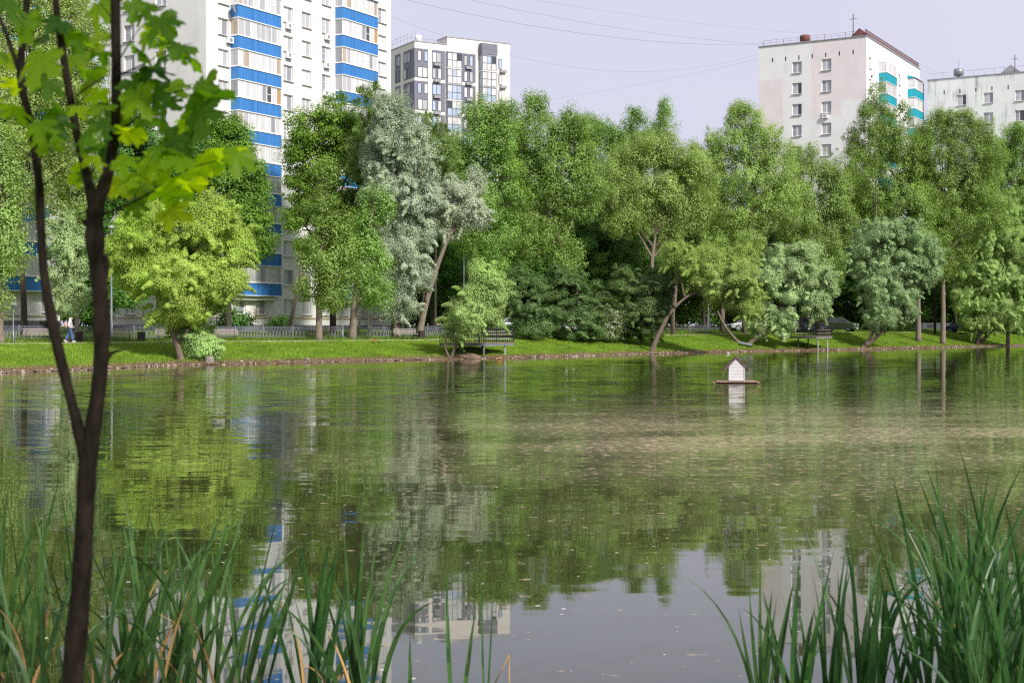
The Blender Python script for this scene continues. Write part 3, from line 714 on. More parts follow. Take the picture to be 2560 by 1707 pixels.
# --- block with teal balconies and pink patches
def panel_block(px_corner, Y, px_left, len_u, label, wallm, wcols, wtop_py, top_py, side, nrow, st, pat=()):
    u = uvec(30.0); v = Vector((-u.y, u.x, 0)); C = Vector((atx(px_corner, Y), Y, 0))
    root = empty('apartment_building', (C.x, C.y, 0), math.atan2(u.y, u.x)); tag(root, label, 'building')
    D = s_on(C, v, px_left); zt = at(px_corner, top_py, Y).z
    wc = [s_on(C, v, p) for p in wcols]
    Yw = (C + v * wc[0]).y
    z0 = at(wcols[0], wtop_py, Yw).z - 1.6
    hs = [(s - 0.0, s + 1.4, z0 - st*k, z0 - st*k + 1.6) for k in range(nrow) for s in wc]
    hm = []
    if side:
        for p in side['win']:
            s = s_on(C, u, p)
            hm += [(s, s + 1.1, z0 - st*k, z0 - st*k + 1.6) for k in range(nrow)]
    PT = []
    for (pa, pb, ya, yb) in pat:
        s_a, s_b = sorted((s_on(C, v, pa), s_on(C, v, pb))); yy = (C + v * (0.5 * (s_a + s_b))).y
        zA = at(0.5*(pa+pb), ya, yy).z if ya else zt + 1; zB = at(0.5*(pa+pb), yb, yy).z if yb else 0.0
        PT.append((max(0.0, s_a), min(D, s_b), max(1.5, zB), min(zt, zA), 1))
    mb = MB(); wall_with_holes(mb, fend, 0, D, 1.5, zt, hs, patches=PT); wall_with_holes(mb, fmain, 0, len_u, 1.5, zt, hm)
    mb.face([(len_u, 0, 0), (len_u, D, 0), (len_u, D, zt), (len_u, 0, zt)]); mb.face([(0, D, 0), (len_u, D, 0), (len_u, D, zt), (0, D, zt)])
    mb.build('wall', wallm, root)
    mb = MB(); mb.box(-0.12, len_u + 0.12, -0.12, D + 0.12, zt, zt + 0.12); mb.build('roof', M['metal_grey'], root)
    for q in hs: put_window(rw.choice(WV3), root, (0.16, q[0] + 1.4, q[2]), -math.pi/2)
    for q in hm: put_window(rw.choice(WV4), root, (q[0], 0.16, q[2]))
    mb = MB()
    for i in range(7):
        s = D * (i + 0.9) / 8.0
        mb.box(-0.012, 0.05, s, s + 0.16, zt - 2.35, zt - 1.75)
    mb.build('vent_slot', M['dark_metal'], root)
    return root, C, u, v, D, zt, z0
WV3 = wvar(1.4, 1.6, 6); WV4 = wvar(1.1, 1.6, 4)
b3, C3, u3, v3, D3, zt3, z03 = panel_block(2164, 198, 1896, s_on(Vector((atx(2164, 198), 198, 0)), uvec(30), 2297.5),
    'pale block with pink wall patches and turquoise balconies, rusty railing on its roof', [M['plaster_cream'], M['plaster_pink']], [2003, 2077], 154, 91, {'win': [2171.5, 2231, 2245]}, 13, 3.0, [(2027, 2103, None, 294), (2103, 2164, None, 250), (1890, 1955, 200, 330)])
Lu3 = s_on(C3, u3, 2297.5)
sb = [s_on(C3, u3, 2196) - 0.1, s_on(C3, u3, 2268) - 0.2]
LB3 = 5.6; AP3 = corr_apron(LB3, 1.1, 1.25).mesh('balcony', M['teal']); SL3 = slab_mesh(LB3, 1.1)
GZ3 = [glazing_mesh(LB3, 1.1, 1.5, 8, 200 + i) for i in range(4)]
for i, s in enumerate(sb):
    for k in range(0 if i else 0, 12):
        put_balcony(b3, s, z03 - 3.0*k + 0.1, LB3, 1.1, AP3, SL3, GZ3[(k*3 + i) % 4], 1.25)
mb = MB(); s = sb[1]; z_ = z03 + 1.75
mb.face([(s - .1, -1.25, z_), (s + LB3, -1.25, z_), (s + LB3, 0, z_ + .5), (s - .1, 0, z_ + .5)]); mb.face([(s - .1, -1.25, z_), (s - .1, 0, z_), (s - .1, 0, z_ + .5)])
mb.build('balcony_canopy', M['teal'], b3)
put_ac(b3, -0.0, s_on(C3, v3, 2077) + 1.2, z03 - 6.0 - 0.75, -math.pi/2); put_ac(b3, s_on(C3, u3, 2175), 0, z03 - 0.9)
# roof railing, vents, little gabled lift house
mb = MB()
for s in np.arange(0, D3 + 0.1, 1.0): mb.tube([(0.15, s, zt3 + .1), (0.15, s, zt3 + 0.85)], 0.03 if int(round(s)) % 3 == 0 else 0.012, 4)
for zz in (0.5, 0.85): mb.tube([(0.15, 0, zt3 + zz), (0.15, D3, zt3 + zz)], 0.015, 4)
for s in np.arange(0, Lu3, 0.35): mb.box(s, s + 0.14, 0.15, 0.18, zt3 + .1, zt3 + 0.95)
for zz in (0.5, 0.95): mb.box(0, Lu3, 0.13, 0.2, zt3 + zz, zt3 + zz + 0.06)
mb.build('roof_railing', M['rust'], b3)
def gable_house(root, x, y, z, w_, wallm, roofm, h=1.05):
    mb = MB(); mb.box(x, x + w_, y - w_/2, y + w_/2, z, z + 0.5); mb.build('lift_house', wallm, root)
    mb = MB()
    P = [(x - .2, y - w_/2 - .25, z + .45), (x - .2, y, z + h + .45), (x - .2, y + w_/2 + .25, z + .45)]
    Q = [(p[0] + w_ + .4, p[1], p[2]) for p in P]
    mb.face(P); mb.face(Q[::-1]); mb.face([P[0], P[1], Q[1], Q[0]]); mb.face([P[1], P[2], Q[2], Q[1]]); mb.face([P[0], Q[0], Q[2], P[2]])
    mb.build('lift_house_roof', roofm, root)
gable_house(b3, 2.0, s_on(C3, v3, 2137) , zt3 + .1, 1.8, M['white'], M['rust'])
mb = MB(); yq = s_on(C3, v3, 2128)
mb.tube([(0.6, yq, zt3), (0.6, yq, zt3 + 3.4)], 0.06, 5); mb.tube([(0.6, yq - .5, zt3 + 2.7), (0.6, yq + .5, zt3 + 2.7)], 0.04, 5); mb.build('roof_mast', M['dark_metal'], b3)
mb = MB(); mb.lathe([(0.75, 0), (0.75, 1.1), (0.6, 1.2)], 12, 0, (0.9, s_on(C3, v3, 2006), zt3)); mb.build('roof_vent', M['rust'], b3)

C4Y = 225.0; k4 = 225/216.
b4, C4, u4, v4, D4, zt4, z04 = panel_block(2640, 211, 2317.4, 14,
    'pale green and white block with dark rain streaks below its roof, at the right edge', [M['plaster_streak'], M['plaster_green']], [2414, 2481, 2560], 236.6, 174, None, 13, 3.0, [(2438, 2650, None, None), (2310, 2376, 272, None)])
gable_house(b4, 2.0, s_on(C4, v4, 2518), zt4 + .1, 2.2, M['white'], M['metal_grey'])
mb = MB(); yq = s_on(C4, v4, 2533); mb.tube([(0.6, yq, zt4), (0.6, yq, zt4 + 2.8)], 0.06, 5); mb.tube([(0.6, yq - .4, zt4 + 2.2), (0.6, yq + .4, zt4 + 2.2)], 0.04, 5); mb.build('roof_mast', M['dark_metal'], b4)
mb = MB(); yq = s_on(C4, v4, 2390); mb.lathe([(0.3, 0), (0.3, .5), (0.75, .55), (0.75, 1.5), (0.2, 1.7)], 12, 0, (1.2, yq, zt4)); mb.tube([(1.2, yq, zt4 + 1.7), (1.2, yq, zt4 + 2.8)], 0.03, 4); mb.build('roof_vent', M['galv'], b4)
mb = MB()
for s in np.arange(0, D4, 1.5): mb.tube([(0.15, s, zt4 + .1), (0.15, s, zt4 + 1.0)], 0.02, 4)
mb.tube([(0.15, 0, zt4 + 1.0), (0.15, D4, zt4 + 1.0)], 0.02, 4)
mb.build('roof_railing', M['galv'], b4)

# --- modern grey and beige tower
a2 = 30.0; u2 = Vector((math.cos(math.radians(a2)), math.sin(math.radians(a2)), 0)); v2 = Vector((-u2.y, u2.x, 0))
C2 = Vector((atx(1037, 262), 262, 0)); L2 = s_on(C2, u2, 1275)
b2 = empty('apartment_building', (C2.x, C2.y, 0), math.atan2(u2.y, u2.x))
tag(b2, 'modern beige tower with dark grey cladding and glazed bays, in the middle distance', 'building')
z2 = at(1037, 104.3, 262).z; zw = at(1037, 128, 262).z; D2 = 22.0; FL = 2.98
s118 = s_on(C2, u2, 1118)
mb = MB(); mb.box(0, L2, 0, D2, 1.5, z2); mb.build('wall', M['cladding_beige'], b2)
mb = MB(); mb.box(s118, L2 + 0.02, -0.9 + 0.88, 4.0, z2 + 0.003, at(1118, 93.3, 265.3).z); mb.build('parapet', M['cladding_beige'], b2)
mb = MB(); mb.box(-0.1, s118 - 0.02, -0.1, D2 + .1, z2 + 0.004, z2 + 0.15); mb.box(s118 - .1, L2 + .12, -0.12, 4.1, at(1118, 93.3, 265.3).z, at(1118, 93.3, 265.3).z + .15); mb.build('roof', M['metal_grey'], b2)
def S2(zx): return s_on(C2, u2, 900 + zx / 4.356)
def SV(zx): return s_on(C2, v2, 900 + zx / 4.356)
NR = 14
def band_z(j): return zw - FL * 2 * j - FL * 1.0 + 0.0
# grey cladding between beige bands: pairs of storeys
zones = [(0.0, S2(742)), (S2(786), S2(925)), (S2(1095), S2(1258))]
def clad(*bx):
    mb = MB(); mb.box(*bx); mb.build('cladding', M['cladding_grey'], b2)
for j in range(NR // 2):
    zt_ = zw + 0.55 - FL * 2 * j; zb_ = zt_ - FL * 2 + 0.62
    for (a_, b_) in zones: clad(a_ - (0.05 if a_ == 0 else 0), b_, -0.05, -0.0, zb_, zt_)
    clad(-0.05, 0, 0.003, SV(478), zb_, zt_); clad(-0.05, 0, SV(443), SV(385), zb_, zt_)
WD = {}
def dwin(w_, h_, n, kinds): 
    key = (round(w_, 2), h_, n, tuple(kinds))
    if key not in WD: WD[key] = window_proto(w_, h_, [1.0/n]*n, kinds, fw=0.09, fr='frame_dark', sill=False)
    return WD[key]
gk = ['g_white', 'g_blue', 'g_white', 'g_light', 'g_blue', 'g_white']
def mkk(n): return [rw.choice(gk) for _ in range(n)]
for k in range(NR):
    zz = zw - FL * k - 1.75
    even = k % 2 == 0
    if even: spec = [(625, 667), (697, 740)]
    else: spec = [(625, 738)]
    spec += [(785, 884)] if even else [(785, 826), (846, 887)]
    spec += [(1130, 1168), (1190, 1230), (1458, 1480), (1508, 1546)]
    for (a_, b_) in spec:
        w_ = S2(b_) - S2(a_); n_ = 1 if w_ < 1.4 else (2 if w_ < 2.2 else 3)
        put_window(dwin(w_, 1.95 if w_ > 1 else 1.95, n_, mkk(n_)), b2, (S2(a_), -0.10, zz))
    for (a_, b_) in ([(480, 555), (400, 440)] if even else [(480, 508), (522, 550), (400, 440)]):
        w_ = SV(a_) - SV(b_); put_window(dwin(w_, 1.95, 1 if w_ < 1.6 else 2, [rw.choice(['g_mid', 'g_dark', 'g_light']) for _ in range(1 if w_ < 1.6 else 2)]), b2, (-0.10, SV(a_), zz), -math.pi/2)
# glazed bays
bayf = MB(); 
for bi, (a_, b_, dp) in enumerate(((938, 1092, 0.6), (1300, 1450, 1.2))):
    xa, xb = S2(a_), S2(b_)
    for k in range(NR):
        zt_ = zw - FL * k + 0.3; h_ = FL - 0.22
        pn = MB(); fr = MB()
        for i in range(3):
            x0 = xa + (xb - xa) * i / 3; x1 = xa + (xb - xa) * (i + 1) / 3
            pn.face([(x0, -dp, zt_ - h_), (x1, -dp, zt_ - h_), (x1, -dp, zt_ - h_*0.48), (x0, -dp, zt_ - h_*0.48)], 0 if k < 2 else 1)
            pn.face([(x0, -dp, zt_ - h_*0.48), (x1, -dp, zt_ - h_*0.48), (x1, -dp, zt_), (x0, -dp, zt_)], [0, 1, 0, 2, 0][rw.randrange(5)])
        for xx in (xa, xb): pn.face([(xx, -dp, zt_ - h_), (xx, 0, zt_ - h_), (xx, 0, zt_), (xx, -dp, zt_)], 1)
        for i in range(4):
            x0 = xa + (xb - xa) * i / 3; fr.box(x0 - .045, x0 + .045, -dp - .04, -dp + .03, zt_ - h_ + .01, zt_ - .01)
        for q in (0, 0.5, 1): fr.box(xa - .05, xb + .05, -dp - .035, -dp + .025, zt_ - h_ + q * (h_ - .08), zt_ - h_ + q * (h_ - .08) + .08)
        o = pn.build('window', [M['g_white'], M['g_blue'], M['g_dark']], b2); fr.build('frame', M['frame_dark'], o)
        sl_ = MB(); sl_.box(xa - .06, xb + .06, -dp - .06, -0.002, zt_, zt_ + .22); sl_.build('floor_slab', M['cladding_beige'] if k % 2 else M['metal_grey'], b2)
mb = MB(); mb.box(S2(1292), S2(1460), -1.35, -0.06, zw + .55, zw + 2.6); mb.build('bay_roof', M['cladding_grey'], b2)
mb = MB(); mb.box(0, 1.3, -0.45, 0, 0.06, .5)
for q in range(9): mb.box(q*.155, q*.155 + .06, -.48, -.452, 0, .56)
BK = mb.mesh('ac_basket', M['metal_grey'])
for k in range(NR):
    for x_ in (S2(800), S2(1148), S2(1520)):
        o = bpy.data.objects.new('ac_basket', BK); COL.objects.link(o); o.parent = b2; o.location = (x_, -0.055, zw - FL*k - 2.42)
mb = MB(); yq = 5.0; xq = s_on(C2 + v2*yq, u2, 1058)
mb.lathe([(.25, 0), (.25, .9), (.63, .95), (.63, 2.2), (.55, 2.3)], 14, 0, (xq - 1, yq, z2)); mb.build('roof_vent', M['white'], b2); mb = MB(); mb.lathe([(.7, 0), (.7, 1.0), (.6, 1.1)], 14, 0, (xq + 1.2, yq, z2)); mb.build('roof_vent', M['white'], b2)
mb = MB()
for s in np.arange(0.3, 20, 1.6): mb.tube([(.3, s, z2), (.3, s, z2 + 1.9)], .03, 4)
for s in np.arange(0.3, s118, 1.6): mb.tube([(s, 2.5, z2), (s, 2.5, z2 + 1.2)], .03, 4)
for zz in (1.2, 1.9): mb.tube([(.3, 3.2, z2 + zz), (.3, 20, z2 + zz)], .025, 4)
mb.tube([(.3, 2.5, z2 + 1.2), (s118, 2.5, z2 + 1.2)], .025, 4)
mb.build('roof_railing', M['galv'], b2)

# overhead wires between the roofs
def wire(p, q, sag, r_, name, label):
    mb = MB(); n = 28
    r_ *= 0.62; mb.tube([Vector(p).lerp(Vector(q), i / n) - Vector((0, 0, sag * 4 * (i/n) * (1 - i/n))) for i in range(n + 1)], r_, 3, cap=False)
    tag(mb.build(name, M['dark_metal']), label, 'cable', 'overhead cables strung between the roofs')
Wz = 0
wire(at(930, -20, 150), at(1897, 113, 206), 1.6, 0.022, 'cable', 'heaviest of the overhead cables, running from the top of the photo to the roof')
wire(at(1080, -20, 150), at(1897, 111, 206), 0.8, 0.018, 'cable', 'cable just above the double line, leaving the top of the photo farther right')
wire(at(1200, -22, 150), at(2010, 84, 206), 0.5, 0.012, 'cable', 'topmost thin cable crossing the sky towards the mast on the roof')
wire(at(978, 42, 150), at(1897, 136, 206), 4.0, 0.014, 'cable', 'low sagging thin cable that starts beside the blue balcony block')
wire(at(1275, 262, 270), at(1897, 148, 206), 0.6, 0.016, 'cable', 'cable rising from the beige tower to the block with turquoise balconies')
wire(at(2297, 160, 226), at(2420, 196, 226), 0.5, 0.014, 'cable', 'short cable between the turquoise balcony block and the rain streaked block')

# ------------------------------------------------------------------ fence
def fence_panel(L_, h_=0.92):
    mb = MB(); r_ = 0.017
    for z in (0.10, h_ - 0.02, h_ - 0.16): mb.box(0.03, L_ - 0.03, -0.018, 0.018, z - 0.014, z + 0.014)
    n = max(4, int(round(L_ / 0.34))); w_ = L_ / n
    for i in range(n):
        c = (i + 0.5) * w_
        pts = []
        for k in range(13):
            t_ = k / 12 * math.pi * 2; s_ = math.sin(t_)
            pts.append((c + w_ * 0.46 * s_, 0, 0.11 + (h_ - 0.30) * 0.5 * (1 - math.cos(t_))))
        mb.tube(pts, r_, 4, cap=False)
        mb.tube([(i * w_ + 0.02, 0, 0.10), (c - 0.5*w_ + w_*0.5, 0.02, h_ - 0.16)], r_ * 0.8, 4, cap=False)
        mb.tube([((i + 1) * w_ - 0.02, 0, 0.10), (c, -0.02, h_ - 0.16)], r_ * 0.8, 4, cap=False)
        ar = [(i*w_ + w_*0.5 + w_*0.32*math.cos(a__), 0, h_ - 0.15 + 0.11*math.sin(a__)) for a__ in [0, .6, 1.2, 1.94, 2.54, 3.14]]
        mb.tube(ar, r_, 4, cap=False)
    return mb.mesh('panel', M['fence'])
def bar_panel(L_, h_=1.0):
    mb = MB()
    for z in (0.12, h_ - 0.03, h_ - 0.2): mb.box(0.03, L_ - 0.03, -0.018, 0.018, z - 0.015, z + 0.015)
    n = int(L_ / 0.13)
    for i in range(1, n): mb.box(L_*i/n - 0.011, L_*i/n + 0.011, -0.011, 0.011, 0.05, h_ - 0.03)
    return mb.mesh('panel', M['fence'])
FP = fence_panel(3.0); BPn = bar_panel(3.0)
mbp = MB(); mbp.box(-0.035, 0.035, -0.035, 0.035, -0.25, 1.0); FPOST = mbp.mesh('post', M['fence'])
def fence(px0, px1, o_, label, panel):
    P = on(px0, o_); Q = on(px1, o_)
    a0 = ab(P.x, P.y)[0]; a1 = ab(Q.x, Q.y)[0]
    root = empty('fence', P); tag(root, label, 'fence')
    pts = []; a = a0
    while a <= a1 + 3:
        b = float(bshore(a)) + o_; x, y = xy(a, b); p = Vector((x, y, float(zland(a, b))))
        if not pts or (p - pts[-1]).length >= 3.0: pts.append(p if not pts else pts[-1] + (p - pts[-1]).normalized() * 3.0)
        a += 0.1
    for p, q in zip(pts[:-1], pts[1:]):
        for me_, nm in ((panel, 'panel'), (FPOST, 'post')):
            o = bpy.data.objects.new(nm, me_); COL.objects.link(o); o.parent = root; o.location = p - P; o.rotation_euler = (0, 0, math.atan2(q.y - p.y, q.x - p.x))
    o = bpy.data.objects.new('post', FPOST); COL.objects.link(o); o.parent = root; o.location = pts[-1] - P
fence(-20, 1215, 13.2, 'long grey metal fence of looped ovals in front of the blue balcony block', FP)
fence(1556, 1592, 13.6, 'short piece of looped fence behind the dark bushes at the middle of the bank', FP)
fence(1722, 1765, 12.5, 'short run of looped fence to the left of the silver car', FP)
fence(1985, 2575, 14.5, 'grey fence of upright bars in front of the parked cars on the right', BPn)

# ------------------------------------------------------------------ benches, bins, lamps
def bench_proto():
    root = empty('park_bench')
    f = MB()
    for x_ in (-0.75, 0.75):
        f.tube([(x_, -0.28, 0.0), (x_, -0.12, 0.22), (x_, -0.22, 0.43), (x_, 0.2, 0.42)], 0.022, 5)
        f.tube([(x_, 0.32, 0.0), (x_, 0.05, 0.2), (x_, 0.2, 0.42), (x_, 0.3, 0.85)], 0.022, 5)
    s = MB(); bk = MB()
    for i in range(4): s.box(-1.0, 1.0, -0.24 + i*0.115, -0.15 + i*0.115, 0.44, 0.475)
    for i in range(3): bk.box(-1.0, 1.0, 0.235 + i*0.03, 0.26 + i*0.03, 0.54 + i*0.13, 0.61 + i*0.13)
    kids = [(f.build('leg_frame', M['dark_metal'], root), []), (s.build('seat', M['bench_wood'], root), []), (bk.build('backrest', M['bench_wood'], root), [])]
    return root, kids
bp_root, bp_kids = bench_proto()
bench_spots = [(98, 11.7, 'park bench on the far left of the bank, partly behind the near trunk'), (296, 11.6, 'park bench just right of the thick foreground trunk, before a lamp post'),
               (424, 11.5, 'park bench touching the leaning lime green willow trunk'), (563, 11.4, 'park bench right of the leaning lime green willow, before the balcony block'),
               (1014, 11.5, 'park bench between the silver willow trunk and a litter bin'), (1567, 13.0, 'park bench behind the dark bushes near the short fence')]
def shore_angle(a): 
    p = xy(a - 1, float(bshore(a - 1))); q = xy(a + 1, float(bshore(a + 1))); return math.atan2(q[1] - p[1], q[0] - p[0])
for i, (px, o_, lb) in enumerate(bench_spots):
    r_ = bp_root if i == 0 else copy_tree(bp_root, bp_kids)
    p = on(px, o_); r_.location = p; r_.rotation_euler = (0, 0, math.atan2(0.55, 1) * 0.75); tag(r_, lb, 'bench', 'park benches beside the path')
def bin_proto():
    root = empty('litter_bin'); m1 = MB()
    m1.box(-0.23, 0.23, -0.2, 0.2, 0.12, 0.68); 
    for s_ in np.linspace(-0.2, 0.2, 7): m1.box(s_ - 0.022, s_ + 0.022, -0.225, -0.203, 0.1, 0.72)
    m2 = MB(); m2.box(-0.2, -0.15, -0.03, 0.03, 0, 0.12); m2.box(0.15, 0.2, -0.03, 0.03, 0, 0.12)
    return root, [(m1.build('bin_body', M['bin'], root), []), (m2.build('foot', M['dark_metal'], root), [])]
bn, bk_ = bin_proto()
for i, (px, o_, lb) in enumerate([(198, 11.2, 'dark brown litter bin right behind the walking person'), (353, 11.3, 'dark brown litter bin between two benches near the lime green willow'), (1054, 11.5, 'dark brown litter bin by the foot of the leaning silver willow'), (1548, 12.5, 'dark litter bin behind the white flowering bush')]):
    r_ = bn if i == 0 else copy_tree(bn, bk_)
    r_.location = on(px, o_); r_.rotation_euler = (0, 0, 0.5); tag(r_, lb, 'litter bin', 'litter bins beside the path')
def lamp(px, o_, top_py, r_, label, arm=None, ornate=False):
    p = on(px, o_); h = at(px, top_py, p.y).z - p.z
    root = empty('street_lamp', p); tag(root, label, 'street lamp')
    mb = MB(); mb.tube([(0, 0, -0.2), (0, 0, 0.9), (0, 0, 0.9), (0, 0, h)], [r_*1.35, r_*1.35, r_, r_*0.6], 8); mb.build('pole', M['galv'], root)
    if ornate:
        mb = MB(); mb.lathe([(0.30, 0), (0.30, 0.2), (0.2, 0.35), (0.24, 0.9), (0.16, 1.1), (0.12, 1.9)], 12); mb.build('base', M['metal_grey'], root)
    hd = MB()
    if arm:
        mb = MB(); mb.tube([(0, 0, h - 0.1), (arm*0.4, -0.1, h + 0.5), (arm, -0.2, h + 0.8)], r_*0.5, 6); mb.build('arm', M['galv'], root)
        hd.ellipsoid((arm + 0.3*math.copysign(1, arm), -0.2, h + 0.82), (0.4, 0.15, 0.08), 8)
    else:
        hd.lathe([(0.05, 0), (0.22, 0.1), (0.26, 0.22), (0.08, 0.34)], 10, 0, (0, 0, h))
    hd.build('lamp_head', M['metal_grey'], root)
lamp(33.5, 11.0, 768, 0.045, 'slim grey lamp post at the far left of the path')
lamp(279, 15.0, 575, 0.08, 'thick grey lamp post behind the bench by the foreground trunk')
lamp(857, 11.2, 700, 0.045, 'slim pale lamp post between the two poplar trunks')
lamp(1160, 16.0, 600, 0.06, 'tall grey street lamp with an arm, right of the leaning silver willow', arm=1.1)
lamp(1771, 15.0, 700, 0.10, 'old grey lamp post with a broad ornate foot near the silver car', ornate=True)
lamp(1989, 9.0, 735, 0.05, 'slim lamp post rising behind the right viewing platform')
lamp(2361, 11.0, 738, 0.06, 'slim pale lamp post beside a tall poplar trunk on the right')
lamp(2318, 22.0, 735, 0.10, 'grey lamp post behind the bar fence, between two poplar trunks')

# ------------------------------------------------------------------ viewing platforms
def platform(px, Yf, py_deck, label, benchy):
    u = uvec(30.5); v = Vector((-u.y, u.x, 0)); C = Vector((atx(px, Yf), Yf, at(px, py_deck, Yf).z))
    root = empty('viewing_platform', C, math.atan2(u.y, u.x)); tag(root, label, 'platform', 'viewing platforms over the water')
    Lx, Dy = 5.3, 3.7
    mb = MB()
    n = 38
    for i in range(n): mb.box(Lx*i/n + .006, Lx*(i+1)/n - .006, -0.05, Dy, -0.06, 0.0)
    mb.build('deck', M['deck_wood'], root)
    mb = MB()
    for y_ in (0.0, Dy*0.5, Dy - .1): mb.box(0, Lx, y_, y_ + .1, -0.24, -0.063)
    for x_ in (0.05, Lx/2, Lx - .15): mb.box(x_, x_ + .1, 0.11, Dy - .11, -0.22, -0.065)
    mb.build('beam_frame', M['galv'], root)
    for (x_, y_, zd) in ((0.9, 0.15, -3.0), (Lx - 1.2, 0.15, -3.0), (0.9, Dy*0.62, -2.5), (Lx - 1.2, Dy*0.62, -2.5)):
        mb = MB(); mb.tube([(x_, y_, -0.24), (x_, y_, zd)], 0.075, 10); mb.build('support_post', M['galv'], root)
    mb = MB(); h = 1.08
    def side(p, q, dens):
        p = Vector(p); q = Vector(q); L_ = (q - p).length; n_ = int(L_ / dens)
        for i in range(n_ + 1):
            c = p.lerp(q, i / n_); thick = 0.028 if i % 8 == 0 else 0.011
            mb.box(c.x - thick, c.x + thick, c.y - thick, c.y + thick, 0.0, h)
        mb.tube([p + Vector((0, 0, h)), q + Vector((0, 0, h))], 0.028, 4); mb.tube([p + Vector((0, 0, 0.12)), q + Vector((0, 0, 0.12))], 0.018, 4)
    side((0.05, 0.02, 0), (Lx - .05, 0.02, 0), 0.32); side((0.05, 0.05, 0), (0.05, Dy, 0), 0.16); side((Lx - .05, 0.05, 0), (Lx - .05, Dy, 0), 0.16)
    mb.build('railing', M['dark_metal'], root)
    for z_ in ((0.28, 0.62, 0.86) if benchy else (0.28, 0.62)):
        mb = MB(); mb.box(0.35 if not benchy else 0.3, Lx - 0.2, 0.055, 0.10, z_, z_ + 0.075); mb.build('plank_rail', M['bench_wood'] if benchy else M['deck_wood'], root)
    return root
platform(1198, 109.6, 857.5, 'wooden viewing platform on steel posts behind the small pale willow', True)
platform(2041, 149.5, 840.5, 'wooden viewing platform on steel posts in front of the parked cars', False)

# ------------------------------------------------------------------ duck house
dY = H * F / (957.5 - 822)
dx = atx(1840, dY)
root = empty('duck_house', (dx, dY, 0), math.radians(-4)); tag(root, 'white wooden duck house with a brown gabled roof floating on the pond', 'duck house')
M['dh_white'] = mat('duck_house_white', (0.56, 0.53, 0.52), 0.8, 0.16, 4, stretch=(2, 2, 9), col2=(0.68, 0.67, 0.68))
M['dh_brown'] = mat('duck_house_roof', (0.13, 0.075, 0.07), 0.8, 0.5, 9)
M['raft'] = mat('raft_wood', (0.30, 0.19, 0.14), 0.8, 0.3, 4, stretch=(1, 8, 8))
mb = MB()
wv, hv, ha = 0.32, 0.64, 0.97
for i in range(7):   # lapped boards on the front, following the gable
    z0 = 0.12 + i * 0.142; z1 = z0 + 0.138
    def hw(z): return wv if z < 0.12 + hv - 0.02 else max(0.0, wv * (1 - (z - 0.12 - hv + 0.02) / (ha - hv)))
    if z0 < 0.12 + ha - 0.05: 
        z1 = min(z1, 0.1 + ha)
        mb.face([(-hw(z0), -0.35, z0), (hw(z0), -0.35, z0), (hw(z1), -0.343, z1), (-hw(z1), -0.343, z1)])
        mb.face([(-hw(z0), -0.35, z0), (hw(z0), -0.35, z0), (hw(z0), -0.343, z0), (-hw(z0), -0.343, z0)])
mb.prism([(-wv, 0.12), (wv, 0.12), (wv, 0.12 + hv), (0, 0.12 + ha), (-wv, 0.12 + hv)], -0.338, 0.35)
mb.box(-wv - 0.012, -wv + 0.03, -0.362, -0.3, 0.121, 0.12 + hv - 0.03); mb.box(wv - 0.03, wv + 0.012, -0.362, -0.3, 0.121, 0.12 + hv - 0.03)
mb.build('house_wall', M['dh_white'], root)
mb = MB()
for s_ in (-1, 1):
    e = Vector((s_ * 0.53, 0, 0.12 + hv - 0.16)); a_ = Vector((0, 0, 0.12 + ha + 0.06)); dn = Vector((0, 0, -0.09))
    P = [e + Vector((0, -0.40, 0)), a_ + Vector((0, -0.40, 0)), a_ + Vector((0, 0.40, 0)), e + Vector((0, 0.40, 0))]
    Q = [p + dn for p in P]
    mb.face(P); mb.face(Q[::-1])
    for i in range(4): mb.face([P[i], P[(i+1) % 4], Q[(i+1) % 4], Q[i]])
mb.build('roof', M['dh_brown'], root)
mb = MB()
for i in range(7): mb.box(-0.86, 0.86, -0.62 + i*0.18, -0.46 + i*0.18, 0.06, 0.105)
mb.box(-1.0, -0.8, -0.5, 0.5, 0.02, 0.058); mb.box(0.8, 0.98, -0.5, 0.5, 0.02, 0.058)
mb.box(-0.75, 0.75, -0.5, 0.5, -0.05, 0.055)
mb.build('raft', M['raft'], root)

# ------------------------------------------------------------------ pipe, rocks, mound
p = on(1868, 2.4)
mb = MB(); ds = Vector((0.9, -0.35, 0.0)).normalized()
mb.tube([p - ds*0.9 + Vector((0, 0, .42)), p + ds*0.55 + Vector((0, 0, .12))], 0.16, 12, cap=False); mb.tube([p + ds*0.55 + Vector((0, 0, .12)), p - ds*0.9 + Vector((0, 0, .42))], 0.125, 12, cap=False, m=1)
tag(mb.build('drain_pipe', [M['galv'], M['dark_metal']]), 'pale concrete drain pipe sticking out of the bank near the duck house', 'pipe')
def rock(name, c, r, label, m, seed, cat='rock'):
    g_ = random.Random(seed); mb = MB(); n = 9; rings = []
    for i in range(6):
        th = math.pi * i / 5; row = []
        for k in range(n):
            ph = 2*math.pi*k/n; q = 1 + g_.uniform(-.18, .18)
            row.append((c[0] + r[0]*math.sin(th)*math.cos(ph)*q, c[1] + r[1]*math.sin(th)*math.sin(ph)*q, c[2] + r[2]*math.cos(th)*(1 + g_.uniform(-.1, .1) if i else 1)))
        rings.append(row)
    for i in range(5):
        for k in range(n): mb.face([rings[i][k], rings[i][(k+1) % n], rings[i+1][(k+1) % n], rings[i+1][k]])
    tag(mb.build(name, m), label, cat)
p = on(524, 0.7); rock('rock', p + Vector((0, 0, .10)), (0.33, 0.28, 0.30), 'pale grey rock at the waterline beside the lime green willow', M['stone'], 3)
p = on(1168, 0.3); rock('rock', p + Vector((0, 0, 0.0)), (1.0, 0.7, 0.36), 'low brown boulder at the waterline under the small pale willow', M['boulder'], 5)
